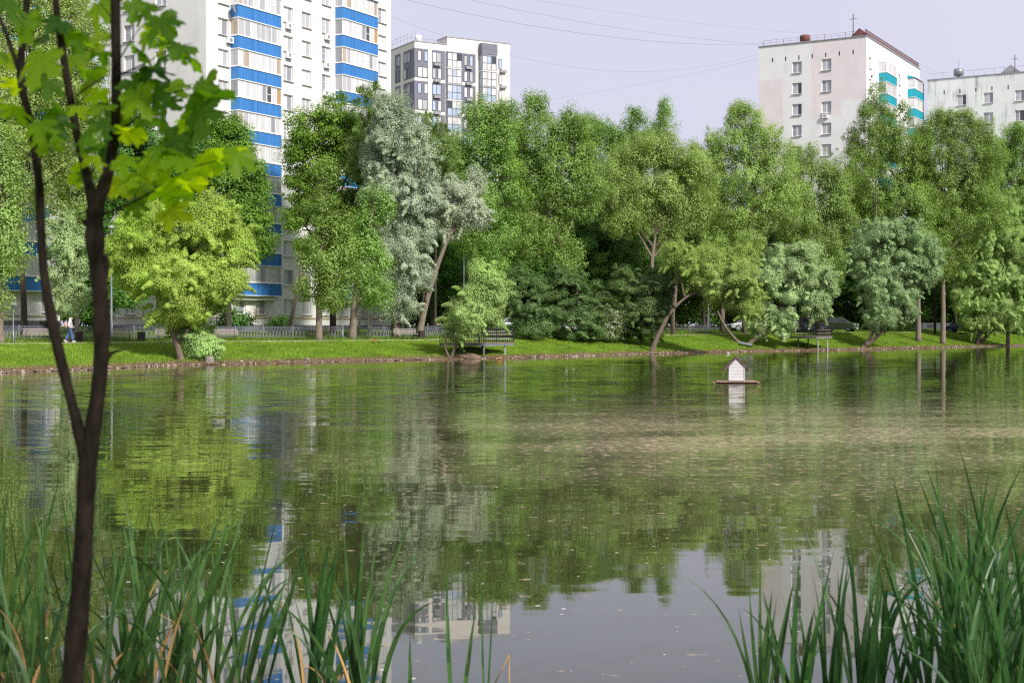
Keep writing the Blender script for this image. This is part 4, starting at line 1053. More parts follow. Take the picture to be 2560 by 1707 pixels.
p = on(768, 0.5); rock('rock', p + Vector((0, 0, 0.1)), (0.16, 0.12, 0.10), 'small dark rock at the waterline below the slim poplar', M['stone'], 9)

# ------------------------------------------------------------------ birds
M['duck_orange'] = mat('duck_orange', (0.50, 0.20, 0.05), 0.8, 0.15, 20)
M['duck_head'] = mat('duck_head_cream', (0.55, 0.42, 0.30), 0.8, 0.1, 20)
M['bird_white'] = mat('bird_white', (0.8, 0.8, 0.8), 0.8, 0.04, 20)
M['duck_brown'] = mat('duck_brown', (0.22, 0.16, 0.11), 0.8, 0.25, 20)
def bird(loc, rz, s, body, head, label, tall=False):
    mb = MB(); up = 0.16 if tall else 0.06
    # one continuous loft from tail to head
    P = [(-0.36, 0, .13 + up), (-0.26, 0, .10 + up), (-0.10, 0, .08 + up), (0.06, 0, .08 + up), (0.16, 0, .12 + up), (0.20, 0, .20 + up), (0.21, 0, .27 + up), (0.25, 0, .31 + up), (0.31, 0, .31 + up)]
    Rr = [0.01, 0.06, 0.11, 0.115, 0.085, 0.045, 0.04, 0.052, 0.02]
    mb.tube(P[:6], Rr[:6], 10, 0); mb.tube(P[5:], Rr[5:], 10, 1)
    o = mb.build('duck', [body, head], None, loc, (0, 0, rz)); o.scale = (s, s, s)
    bl = MB(); bl.box(0.30, 0.37, -0.018, 0.018, .29 + up, .315 + up); bl.build('bill', M['dark_metal'], o)
    if tall:
        for sgn in (-1, 1):
            lg = MB(); lg.tube([(0.0, .04*sgn, .1 + up), (0.0, .04*sgn, 0.0), (0.06, .04*sgn, 0.0)], 0.012, 5); lg.build('leg', M['dark_metal'], o)
    return tag(o, label, 'duck')
p = on(933, 7.2); bird((p.x, p.y, p.z + .02), 2.6, 0.8, M['duck_orange'], M['duck_head'], 'orange duck with a pale head standing on the grass slope', True)
Yd = H*F/(898 - 822); bird((atx(1249, Yd), Yd, 0), 0.3, 0.65, M['duck_orange'], M['duck_head'], 'orange duck swimming below the left platform')
for i, (px_, lb) in enumerate([(1287, 'brown duck leading the row near the left platform'), (1300, 'brown duck in the middle of the row near the left platform'), (1312, 'brown duck at the end of the row near the left platform')]):
    Yd = H*F/(896 - 822); q = bird((atx(px_, Yd), Yd, 0), 0.3 + i*.4, 0.6, M['duck_brown'], M['duck_brown'], lb); q['group'] = 'brown ducks swimming in a row'
Yd = H*F/(884 - 822); q = bird((atx(1820, Yd), Yd, 0), 2.9, 0.5, M['bird_white'], M['bird_white'], 'white gull on the water behind the duck house'); q.name = 'gull'; q['category'] = 'gull'

# ------------------------------------------------------------------ person walking
def skinned(name, pts, edges, radii, m, parent=None, lvl=2):
    me_ = bpy.data.meshes.new(name); me_.from_pydata(pts, edges, []); o = bpy.data.objects.new(name, me_); COL.objects.link(o)
    md = o.modifiers.new('skin', 'SKIN'); me_.materials.append(m)
    for i, r_ in enumerate(radii):
        me_.skin_vertices[0].data[i].radius = (r_, r_) if not isinstance(r_, tuple) else r_
    me_.skin_vertices[0].data[0].use_root = True
    ss = o.modifiers.new('sub', 'SUBSURF'); ss.levels = lvl; ss.render_levels = lvl
    if parent: o.parent = parent
    return o
M['skin'] = mat('skin', (0.55, 0.35, 0.27), 0.6, 0.05); M['jeans'] = mat('jeans', (0.09, 0.17, 0.36), 0.85, 0.12, 8)
M['hoodie'] = mat('hoodie', (0.68, 0.66, 0.71), 0.9, 0.06, 8); M['shoe'] = mat('shoe', (0.75, 0.73, 0.74), 0.6, 0.05)
M['bag'] = mat('bag', (0.62, 0.36, 0.29), 0.7, 0.08, 8)
pp = on(175, 9.9); pp.z += 0.05
rzp = 0.15
body = skinned('person', [(0, 0, .92), (0, .0, 1.15), (0.02, 0, 1.36), (0.04, 0, 1.45), (0.06, 0, 1.53), (0.07, 0, 1.62),
    (0.05, -.09, .88), (0.16, -.10, .50), (0.22, -.10, .10), (0.33, -.10, .05),
    (-0.05, .09, .88), (-0.10, .10, .50), (-0.32, .10, .14), (-0.26, .10, .03),
    (0.0, -.19, 1.34), (-0.03, -.22, 1.08), (0.16, -.20, .95), (0.24, -.19, .96), (0.0, .19, 1.34), (0.06, .22, 1.08), (0.24, .19, 1.0), (0.31, .18, 1.02)],
    [(0,1),(1,2),(2,3),(3,4),(4,5),(0,6),(6,7),(7,8),(8,9),(0,10),(10,11),(11,12),(12,13),(2,14),(14,15),(15,16),(16,17),(2,18),(18,19),(19,20),(20,21)],
    [.12,.11,.12,.05,.085,.075,.08,.055,.04,.03,.08,.055,.04,.03,.05,.04,.03,.025,.05,.04,.03,.025], M['skin'])
body.location = pp; body.rotation_euler = (0, 0, rzp)
tag(body, 'person walking right in a white hoodie with the hood up and wide blue jeans', 'person')
skinned('jeans', [(0, 0, .96), (0.05, -.09, .82), (0.17, -.10, .48), (0.20, -.10, .12), (-0.05, .09, .82), (-0.11, .10, .48), (-0.30, .10, .18)],
    [(0,1),(1,2),(2,3),(0,4),(4,5),(5,6)], [(.15,.16),.105,.095,.125,.105,.095,.12], M['jeans'], body)
skinned('hoodie', [(0, 0, .93), (0, 0, 1.15), (0.01, 0, 1.36), (0.02, 0, 1.47), (0.035, 0, 1.57), (0.03, 0, 1.66),
    (0.0, -.20, 1.33), (-0.03, -.24, 1.08), (0.15, -.21, .96), (0.0, .20, 1.33), (0.06, .24, 1.08), (0.22, .20, 1.0)],
    [(0,1),(1,2),(2,3),(3,4),(4,5),(2,6),(6,7),(7,8),(2,9),(9,10),(10,11)], [.165,.155,.16,.09,.125,.10,.085,.075,.055,.085,.075,.055], M['hoodie'], body)
fc = MB(); fc.ellipsoid((0.125, 0, 1.57), (0.055, 0.075, 0.095), 10); fc.ellipsoid((0.182, 0, 1.565), (0.02, 0.015, 0.02), 8); fc.ellipsoid((0.172, .03, 1.59), (.01, .012, .008), 6, 1); fc.ellipsoid((0.172, -.03, 1.59), (.01, .012, .008), 6, 1); fc.ellipsoid((0.17, 0, 1.53), (.012, .025, .007), 6, 2)
fc.build('face', [M['skin'], M['dark_metal'], M['bag']], body)
for (sx_, sy_, sz_, ang) in ((0.27, -.10, 0.055, -0.1), (-0.30, .10, 0.08, 0.5)):
    sh = MB(); sh.ellipsoid((0, 0, 0), (0.155, 0.055, 0.055), 10); o = sh.build('shoe', M['shoe'], body); o.location = (sx_, sy_, sz_); o.rotation_euler = (0, ang, 0)
bgm = MB(); bgm.ellipsoid((0, 0, 0), (0.12, 0.16, 0.2), 10); bgm.tube([(0.05, -.12, .16), (0.2, -.13, .2), (0.3, -.12, .05), (0.2, -.13, -.14)], .018, 5)
bgm.tube([(0.05, .12, .16), (0.2, .13, .2), (0.3, .12, .05), (0.2, .13, -.14)], .018, 5)
bo_ = bgm.build('backpack', M['bag']); bo_.location = Vector((pp.x, pp.y, pp.z)) + Vector((-0.24*math.cos(rzp), -0.24*math.sin(rzp), 1.14)); bo_.rotation_euler = (0, 0, rzp)
tag(bo_, 'small pink backpack on the back of the walking person', 'backpack')

# ------------------------------------------------------------------ cars
def car(px, Y, rz, col, label, suv=False):
    p = ground(px, Y); p.z += 0.11
    root = empty('parked_car', p, rz); tag(root, label, 'car', 'cars parked behind the bank')
    cm = mat('car_paint', col, 0.3, 0.03, 1, metal=0.3, spec=0.6)
    hh = 0.22 if suv else 0.0; L_ = 2.2
    prof = [(-L_, .30), (-L_, .62 + hh), (-L_ + .12, .92 + hh), (-1.35, .98 + hh), (1.0, .96 + hh), (1.95, .80 + hh), (L_, .62 + hh), (L_, .30)]
    mb = MB(); mb.prism(prof, -.86, .86); o = mb.build('body', cm, root)
    bv = o.modifiers.new('bevel', 'BEVEL'); bv.width = 0.09; bv.segments = 3; bv.limit_method = 'ANGLE'
    top = 1.44 + hh * 1.35
    gp = [(-1.75 if suv else -1.6, .93 + hh), (-1.45 if suv else -0.95, top - .03), (0.15, top), (1.05, .93 + hh)]
    mb = MB()
    b = len(mb.v)
    for (yy, k) in ((-.80, 1.0), (.80, 1.0)):
        for (x_, z_) in gp: mb.v.append((x_, yy * (0.80 if z_ > 1.2 + hh*.3 else 1.0), z_))
    n = 4
    mb.f += [(b, b+1, b+2, b+3), (b+7, b+6, b+5, b+4), (b, b+4, b+5, b+1), (b+1, b+5, b+6, b+2), (b+2, b+6, b+7, b+3)]; mb.m += [0]*5; mb.sm += [False]*5
    mb.build('windscreen', M['g_dark'], root)
    mb = MB(); mb.box(gp[1][0] - .03, 0.18, -.66, .66, top - .02, top + .035)
    for sgn in (-1, 1):
        for x0_, x1_ in ((gp[0][0], gp[1][0]), (1.07, 0.15)): mb.tube([(x0_, .81*sgn, .93 + hh), (x1_, .655*sgn, top)], .035, 4)
        mb.tube([(-.35, .80*sgn, .95 + hh), (-.35, .66*sgn, top)], .035, 4)
    mb.build('roof', cm, root)
    for x_ in (-1.35, 1.35):
        for sgn in (-1, 1):
            ty = MB(); ty.tube([(x_, .68*sgn, .33), (x_, .88*sgn, .33)], .33, 18); w_ = ty.build('wheel', M['dark_metal'], root)
            rm = MB(); rm.tube([(x_, .885*sgn, .33), (x_, .895*sgn, .33)], .2, 14); rm.build('rim', M['galv'], w_)
    for sgn in (-1, 1):
        hl = MB(); hl.ellipsoid((2.12, .62*sgn, .66 + hh), (.1, .18, .08), 8); hl.build('headlight', M['g_white'], root)
        tl = MB(); tl.ellipsoid((-2.16, .68*sgn, .74 + hh), (.07, .14, .09), 8); tl.build('tail_light', M['rust'], root)
    bm_ = MB(); bm_.box(2.1, 2.23, -.7, .7, .32, .48); bm_.box(-2.23, -2.1, -.7, .7, .32, .48); bm_.build('bumper', M['dark_metal'], root)
    gr = MB(); gr.box(2.19, 2.215, -.4, .4, .52 + hh, .66 + hh); gr.build('grille', M['dark_metal'], root)
    pl = MB(); pl.box(2.232, 2.24, -.26, .26, .36, .46); pl.build('number_plate', M['white'], root)
car(1868, 163, 3.3, (0.42, 0.44, 0.46), 'silver hatchback parked left of the right viewing platform')
car(1988, 168, -0.9, (0.06, 0.07, 0.09), 'dark blue car half hidden behind the right viewing platform railing')
car(2022, 170, -1.0, (0.16, 0.15, 0.15), 'dark grey off-roader parked behind the right viewing platform', True)
car(2098, 172, -0.55, (0.10, 0.14, 0.08), 'olive green off-roader parked right of the dark grey one', True)
car(1402, 146, 0.3, (0.75, 0.75, 0.75), 'white car seen through the bushes in the middle of the bank')
car(1290, 138, 0.2, (0.60, 0.68, 0.75), 'pale blue car behind the railing of the left viewing platform')
car(2405, 196, -0.7, (0.03, 0.05, 0.10), 'dark navy car in the shade near the right edge')

# ------------------------------------------------------------------ trees
NPR = np.random.default_rng(21)
KIND = {  # leaf length, width ratio, cluster radius, leaves per cluster, z stretch, material, bark, droop
    'poplar': (0.165, 0.85, 0.66, 120, 1.12, 'leaf_poplar', 'bark_pale', 0.2),
    'poplar_pale': (0.165, 0.85, 0.66, 120, 1.12, 'leaf_poplar_pale', 'bark_pale', 0.2),
    'maple': (0.19, 0.95, 0.70, 105, 0.7, 'leaf_maple', 'bark_dark', 0.2),
    'maple_light': (0.18, 0.95, 0.66, 105, 0.75, 'leaf_maple_light', 'bark_dark', 0.2),
    'lime': (0.17, 0.34, 0.55, 190, 0.9, 'leaf_lime', 'bark', 0.5),
    'softlime': (0.17, 0.34, 0.55, 190, 0.9, 'leaf_softlime', 'bark', 0.5),
    'silver': (0.18, 0.38, 0.60, 190, 1.1, 'leaf_silver', 'bark_pale', 0.6),
    'greywillow': (0.17, 0.38, 0.55, 170, 0.95, 'leaf_greywillow', 'bark', 0.4),
    'palewillow': (0.17, 0.36, 0.55, 180, 0.95, 'leaf_palewillow', 'bark', 0.5),
    'acacia': (0.14, 0.5, 0.55, 150, 0.6, 'leaf_acacia', 'bark_dark', 0.3),
    'birch': (0.12, 0.7, 0.5, 90, 1.7, 'leaf_birch', 'bark_birch', 0.8),
}
def leaf_cloud(C_, rc, nper, zst, L_, wr, droop, centre, g):
    wgt = np.clip((rc / np.median(rc)) ** 1.6, 0.12, 2.2); cnt = np.maximum(3, (nper * wgt).astype(int)); ci = np.repeat(np.arange(len(C_)), cnt); n = len(ci)
    d = g.normal(0, 1, (n, 3)); d /= np.linalg.norm(d, axis=1)[:, None]
    rr = g.random(n) ** 0.42
    p = C_[ci] + d * (rr * rc[ci] * 1.25)[:, None] * np.array([1, 1, zst])
    outw = C_[ci] - centre[None]; outw /= (np.linalg.norm(outw, axis=1)[:, None] + 1e-6)
    nn = outw * 0.55 + d * 0.75 + np.array([0, 0, 0.45]) + g.normal(0, 0.26, (n, 3)); nn /= np.linalg.norm(nn, axis=1)[:, None]
    ax = g.normal(0, 1, (n, 3)) + np.array([0, 0, -droop * 2]); ax -= nn * (ax * nn).sum(1)[:, None]; ax /= (np.linalg.norm(ax, axis=1)[:, None] + 1e-6)
    sd_ = np.cross(nn, ax)
    l = L_ * (0.65 + 0.7 * g.random(n)); wd = l * wr
    V = np.empty((n, 4, 3)); V[:, 0] = p - ax * (l * .5)[:, None]; V[:, 1] = p + sd_ * (wd * .5)[:, None] - ax * (l * 0.08)[:, None]
    V[:, 2] = p + ax * (l * .5)[:, None]; V[:, 3] = p - sd_ * (wd * .5)[:, None] - ax * (l * 0.08)[:, None]
    return V.reshape(-1, 3)
NLEAF = [0]
def tree(name, label, kind, px, Y, lobes, trunk=None, r0=0.22, group=None, dens=1.0, cat='tree', o=None, limbs=True, seed=None, bark=None, fine=1.0, flowers=None, stems=None):
    """lobes: (px, py, half width px, half height px[, dy]) at the tree's distance; trunk: [(px, py)] going up from the ground"""
    g = np.random.default_rng(seed if seed is not None else int(NPR.integers(1 << 30)))
    L_, wr, rc, nper, zst, lm, bk, droop = KIND[kind]
    if bark: bk = bark
    base = on(px, o) if o is not None else ground(px, Y)
    Y = base.y; k = Y / F
    root = empty(name, base); tag(root, label, cat, group)
    cents = []; rads = []
    lob3 = []
    for lb in lobes:
        c = at(lb[0], lb[1], Y); rx = lb[2] * k; rz_ = lb[3] * k
        dy = lb[4] if len(lb) > 4 else g.uniform(-0.35, 0.35) * rx
        c.y += dy
        ry = rx * g.uniform(0.8, 1.05)
        lob3.append((np.array(c), np.array([rx, ry, rz_])))
        area = 4 * math.pi * ((rx*ry)**1.6/3 + (rx*rz_)**1.6/3 + (ry*rz_)**1.6/3) ** (1/1.6)
        K = max(5, int((0.9 if kind.startswith('poplar') else 1.0) * dens * area / (math.pi * rc * rc * 0.8)))
        d = g.normal(0, 1, (K, 3)); d /= np.linalg.norm(d, axis=1)[:, None]
        f = 0.35 + 0.67 * g.random(K) ** 0.45
        f *= 1 + 0.16 * np.sin(d[:, 0] * 5 + g.uniform(0, 6)) * np.cos(d[:, 2] * 4 + g.uniform(0, 6)) + 0.08 * np.sin(d[:, 1] * 7 + d[:, 2] * 6)
        spray = g.random(K) < 0.16; f = np.where(spray, g.uniform(1.02, 1.32, K), f)
        inset = np.maximum(np.array([rx, ry, rz_]) * 1.08 - rc * 0.5, 0.25)
        q = np.array(c)[None] + d * f[:, None] * inset
        cents.append(q); rads.append(rc * np.where(spray, g.uniform(0.3, 0.55, K), 0.42 + 1.05 * g.random(K)))
    if kind in ('lime', 'softlime', 'silver', 'greywillow', 'palewillow', 'birch', 'acacia'):
        for q0, r0_, (lc, lr) in zip(list(cents), list(rads), lob3):
            pick = g.random(len(q0)) < 0.34; q = q0[pick]
            dd = (q - lc) / lr; dd /= (np.linalg.norm(dd, axis=1)[:, None] + 1e-6)
            st = dd + g.normal(0, 0.35, dd.shape) + np.array([0, 0, 0.35]); st /= np.linalg.norm(st, axis=1)[:, None]
            q = lc + dd * lr * 0.97
            for kk in range(1, 5):
                cents.append(q + st * (0.19 * kk) + np.array([0, 0, -0.02 * kk * kk])); rads.append(np.full(len(q), 0.21 - 0.03 * kk))
    C_ = np.concatenate(cents); rcl = np.concatenate(rads)
    ctr = np.mean([l[0] for l in lob3], axis=0)
    keep = C_[:, 2] > base.z + 0.25
    C_ = C_[keep]; rcl = rcl[keep]
    V = leaf_cloud(C_, rcl, int(nper * fine * 1.3), zst, L_ * 0.87 / math.sqrt(fine), wr, droop, ctr, g)
    # stray sprigs on the outline
    NLEAF[0] += len(V) // 4
    bx = np.array(base)
    mats = [M[lm]]; midx = None
    if flowers:
        mats.append(M['petal']); midx = (g.random(len(V)//4) < flowers).astype(np.int32)
    me_ = poly_mesh('crown', V - bx, 4, mats, midx)
    co = bpy.data.objects.new('crown', me_); COL.objects.link(co); co.parent = root
    # trunk and limbs
    mb = MB()
    top = max(lob3, key=lambda l: l[0][2])
    if trunk: tp = [Vector((base.x, base.y, base.z - 0.3))] + [at(a_, b_, Y) for a_, b_ in trunk]
    else:
        tp = [Vector((base.x, base.y, base.z - 0.3)), Vector((base.x, base.y, base.z + 1)), Vector(base).lerp(Vector(top[0]), 0.5) , Vector(top[0]) + Vector((0, 0, top[1][2]*0.3))]
    # resample for smoothness
    def smooth(P, n=14):
        P = [Vector(p_) for p_ in P]
        P = [P[0]] + P + [P[-1]]; out_ = []
        seg = len(P) - 3
        for i in range(n + 1):
            t_ = i / n * seg; j = min(int(t_), seg - 1); t_ -= j
            a_, b_, c_, d_ = P[j], P[j+1], P[j+2], P[j+3]
            out_.append(0.5 * ((2*b_) + (c_ - a_)*t_ + (2*a_ - 5*b_ + 4*c_ - d_)*t_*t_ + (3*b_ - a_ - 3*c_ + d_)*t_**3))
        return out_
    T = smooth(tp); nT = len(T)
    Tr = [r0 * (1.25 if i == 0 else 1.08 if i == 1 else 1.0) * (1 - 0.82 * (i / (nT - 1)) ** 1.1) for i in range(nT)]
    Tl = [p_ - base for p_ in T]
    mb.tube(Tl, Tr, 9)
    for st_ in (stems or []):
        P = [at(a_, b_, Y) for a_, b_ in st_[1:]]; P = smooth([T[0] if st_[0] is None else T[st_[0]]] + P, 8)
        rr = [r0 * 0.75 * (1 - 0.75 * i / 8) for i in range(9)]; mb.tube([p_ - base for p_ in P], rr, 8)
    if limbs:
        for (c, rr) in lob3:
            # join at trunk point lower than the lobe
            c = Vector(c); best = min(range(2, nT), key=lambda i: (T[i] - (c - Vector((0, 0, (c - T[nT//3]).length * 0.5)))).length)
            s = T[best]; e = c + Vector((0, 0, rr[2] * 0.35)); mid = s.lerp(e, 0.5) + Vector((g.uniform(-.3, .3), g.uniform(-.3, .3), 0.25))
            P = smooth([s, mid, e], 7); r1 = Tr[best] * 0.6 + 0.02
            mb.tube([p_ - base for p_ in P], [r1 * (1 - 0.8 * i / 7) for i in range(8)], 6)
        nb = min(len(C_), 12 + 4 * len(lob3))
        for i in g.choice(len(C_), nb, replace=False):
            c = Vector(C_[i]); l = min(lob3, key=lambda l: (Vector(l[0]) - c).length)
            s = Vector(l[0]) - Vector((0, 0, l[1][2] * 0.25)); mid = s.lerp(c, 0.5) + Vector((0, 0, -0.1))
            mb.tube([s - base, mid - base, c - base], [0.05 + 0.15*r0, 0.035, 0.012], 5, cap=False)
    mb.build('trunk', M[bk], root)
    return root

GT = 'tall poplars behind the fence'; GW = 'willows at the water'; GD = 'dark trees behind the poplars'
# left edge
tree('poplar_tree', 'leafy poplar cut by the left edge of the photo beside the path', 'poplar_pale', 2, 89, [(-10, 700, 55, 95), (20, 600, 52, 95), (10, 480, 62, 90), (-5, 380, 60, 80)], [(0, 800), (2, 650), (5, 480), (0, 320)], 0.26, o=11.5)
tree('poplar_tree', 'huge poplar filling the upper left corner behind the foreground stems', 'poplar_pale', 60, 100, [(60, 420, 110, 110), (20, 280, 100, 110), (130, 270, 110, 120), (70, 130, 120, 110), (150, 60, 90, 90), (20, 0, 90, 90), (100, -60, 100, 90)], [(60, 760), (50, 500), (70, 250), (80, 0)], 0.26, bark='bark_dark', dens=1.0, group=GT)
tree('poplar_tree', 'tall poplar behind the foreground fork, right of the corner poplar', 'poplar_pale', 190, 106, [(200, 470, 80, 95), (170, 350, 80, 90), (215, 130, 55, 110), (195, 250, 70, 100), (180, 10, 60, 80)], [(192, 780), (200, 500), (190, 200), (190, 40)], 0.22, bark='bark_dark', group=GT)
tree('willow_tree', 'narrow grey green willow behind the walking person', 'greywillow', 168, 96, [(165, 600, 48, 55), (160, 680, 52, 60), (170, 745, 45, 50), (172, 570, 40, 40)], [(172, 800), (168, 700), (165, 580)], 0.14, fine=1.3)
tree('maple_tree', 'dark leafy maple above the left end of the fence', 'maple', 240, 108, [(240, 640, 75, 70), (300, 590, 70, 80), (320, 720, 80, 50), (230, 730, 60, 45)], None, 0.2, group=GD)
tree('lime_green_willow', 'bright lime green willow leaning left over the water edge', 'lime', 455, 92, [(360, 600, 85, 75), (450, 575, 80, 78), (540, 560, 60, 65), (560, 640, 55, 80), (500, 700, 75, 80), (420, 690, 85, 65), (330, 670, 60, 60), (455, 770, 75, 45), (540, 740, 45, 45), (520, 520, 45, 35), (400, 540, 50, 40), (300, 640, 45, 50), (600, 600, 30, 60), (415, 790, 50, 28), (590, 700, 32, 45)],
     [(448, 880), (432, 830), (418, 780), (420, 700), (440, 600)], 0.25, o=1.6, group=GW, dens=1.0, fine=1.35, bark='bark', stems=[(7, (440, 720), (480, 650), (520, 560)), (6, (400, 700), (360, 620))], seed=5)
tree('willow_shoots', 'bushy green shoots at the foot of the lime green willow', 'palewillow', 490, 92, [(495, 850, 40, 46), (480, 825, 30, 32), (520, 875, 28, 26)], None, 0.04, o=2.0, cat='shrub', fine=1.3, dens=1.3, limbs=False)
tree('maple_tree', 'dark maple crown in front of the balcony block, left one', 'maple', 410, 116, [(360, 400, 90, 90), (440, 380, 70, 75), (330, 500, 80, 70), (300, 330, 70, 80)], None, 0.3, group=GD)
tree('maple_tree', 'deep green maple covering the lower blue balconies', 'maple_light', 575, 119, [(520, 370, 80, 75), (590, 360, 55, 60), (560, 320, 45, 45), (610, 430, 60, 70), (560, 470, 75, 70), (640, 500, 45, 60), (600, 560, 75, 60), (660, 590, 30, 60), (490, 460, 70, 80), (620, 640, 40, 35)], [(570, 780), (568, 600), (570, 450), (575, 360)], 0.3, group=GD, seed=9)
tree('maple_tree', 'tall rounded dark green tree between the two balcony columns', 'maple_light', 832, 128, [(850, 285, 55, 50), (790, 330, 65, 60), (870, 350, 60, 65), (760, 400, 60, 60), (840, 430, 75, 75), (745, 470, 45, 45), (790, 500, 60, 60), (900, 400, 45, 55), (920, 480, 45, 60), (905, 580, 45, 60), (850, 640, 45, 45), (850, 540, 65, 60), (745, 550, 40, 35), (780, 610, 45, 35)], [(832, 780), (830, 600), (830, 450), (835, 300)], 0.33, group=GD)
tree('poplar_tree', 'slim young poplar with a straight bare trunk left of the slim lamp post', 'poplar', 797, 112, [(815, 440, 32, 40), (805, 510, 50, 45), (830, 570, 55, 50), (800, 640, 60, 45), (840, 680, 50, 45), (790, 730, 50, 40), (835, 750, 40, 35), (870, 620, 30, 40)],
     [(798, 760), (803, 640), (812, 540), (818, 430)], 0.29, o=11.3, dens=1.0, seed=2)
tree('poplar_tree', 'poplar with a rough trunk leaning right, just right of the slim lamp post', 'poplar', 880, 114, [(945, 500, 42, 45), (925, 560, 45, 40), (940, 640, 45, 45), (900, 690, 45, 40), (935, 730, 45, 40), (880, 620, 35, 40), (910, 600, 38, 36)],
     [(885, 780), (893, 700), (915, 600), (930, 530), (935, 490)], 0.33, o=12.0, dens=1.0, seed=4)
tree('birch_tree', 'pale weeping birch rising over the balcony block corner', 'birch', 925, 124, [(928, 260, 30, 50), (925, 340, 38, 55), (945, 420, 40, 55), (895, 400, 30, 45)], [(925, 780), (930, 500), (930, 380), (928, 230)], 0.2, dens=1.1)
tree('silver_willow', 'big silvery grey willow in the middle of the left bank', 'silver', 992, 116, [(975, 275, 45, 45), (1000, 340, 70, 60), (950, 400, 55, 55), (1040, 410, 60, 60), (985, 480, 70, 55), (1050, 500, 55, 50), (960, 550, 50, 50), (1030, 580, 70, 50), (1000, 640, 70, 50), (990, 710, 65, 50), (1040, 690, 40, 40), (1000, 770, 48, 35), (960, 640, 40, 50)],
     [(992, 800), (1000, 700), (1000, 500), (985, 350)], 0.35, o=13.0, group=GW, fine=1.25, seed=6)
tree('silver_willow', 'leaning silver willow with a long bare trunk slanting right', 'silver', 1045, 117, [(1150, 500, 55, 48), (1190, 460, 30, 35), (1180, 540, 38, 40), (1110, 560, 45, 40), (1120, 470, 35, 30), (1105, 520, 35, 35)],
     [(1062, 770), (1085, 690), (1110, 620), (1135, 565), (1152, 540), (1165, 500)], 0.30, o=12.6, group=GW, fine=1.25, seed=8)
tree('birch_tree', 'thin birch with white stems in front of the beige tower', 'birch', 1090, 130, [(1075, 330, 35, 40), (1110, 350, 32, 35), (1090, 400, 45, 45), (1130, 400, 25, 35)], [(1088, 780), (1090, 500), (1092, 400), (1100, 320)], 0.16, dens=0.8, bark='bark_dark')
tree('small_willow', 'small pale green willow leaning over the left viewing platform', 'palewillow', 1128, 109, [(1215, 690, 38, 42), (1235, 730, 38, 42), (1190, 740, 45, 42), (1160, 790, 48, 40), (1215, 790, 48, 42), (1140, 828, 32, 26), (1180, 822, 30, 22)],
     [(1135, 875), (1150, 840), (1165, 800), (1195, 720)], 0.16, o=0.5, group=GW, fine=1.3, seed=3, stems=[(0, (1112, 860), (1135, 815))])
# centre
tree('poplar_tree', 'broad poplar right of the leaning silver willow', 'poplar', 1180, 134, [(1215, 290, 55, 45), (1190, 360, 70, 60), (1240, 340, 60, 65), (1180, 440, 55, 60), (1250, 430, 60, 60), (1200, 520, 65, 55), (1245, 600, 50, 60), (1170, 600, 45, 45), (1215, 660, 55, 50), (1130, 400, 45, 60), (1140, 500, 50, 60), (1275, 300, 35, 45), (1270, 500, 50, 60)],
     [(1178, 700), (1180, 620), (1195, 500), (1215, 330)], 0.32, group=GT, seed=12)
tree('poplar_tree', 'tall pointed poplar at the centre of the tree line', 'poplar', 1350, 138, [(1335, 275, 36, 45), (1290, 330, 40, 50), (1350, 350, 65, 65), (1410, 320, 45, 50), (1320, 430, 60, 60), (1400, 420, 65, 65), (1350, 510, 70, 60), (1290, 530, 50, 60), (1420, 520, 55, 55), (1380, 600, 60, 60), (1420, 660, 45, 50), (1450, 400, 50, 60), (1470, 480, 50, 60), (1320, 600, 50, 60), (1300, 400, 50, 60), (1440, 330, 35, 35)],
     [(1440, 760), (1410, 640), (1370, 520), (1345, 400), (1335, 280)], 0.32, group=GT, seed=13)
tree('poplar_tree', 'poplar top showing behind the centre trees against the sky', 'poplar', 1510, 160, [(1480, 330, 45, 40), (1530, 350, 50, 45), (1580, 300, 28, 45), (1500, 400, 70, 50), (1520, 480, 60, 60), (1700, 470, 50, 60), (1450, 320, 45, 35), (1560, 360, 40, 45), (1665, 300, 26, 55), (1620, 330, 40, 45), (1640, 390, 60, 55)], None, 0.3, group=GT)
tree('poplar_tree', 'light green poplar with a bare dark trunk above the dark bushes', 'poplar_pale', 1630, 149, [(1570, 400, 55, 50), (1640, 370, 55, 50), (1690, 400, 50, 50), (1590, 480, 65, 55), (1665, 470, 60, 55), (1700, 530, 45, 50), (1620, 550, 55, 45), (1540, 440, 55, 55), (1530, 510, 55, 55), (1745, 420, 45, 50), (1750, 520, 45, 55), (1560, 560, 40, 40), (1680, 600, 40, 40), (1725, 460, 30, 45)],
     [(1628, 760), (1630, 660), (1638, 580), (1635, 470), (1640, 380)], 0.30, group=GT, seed=15)
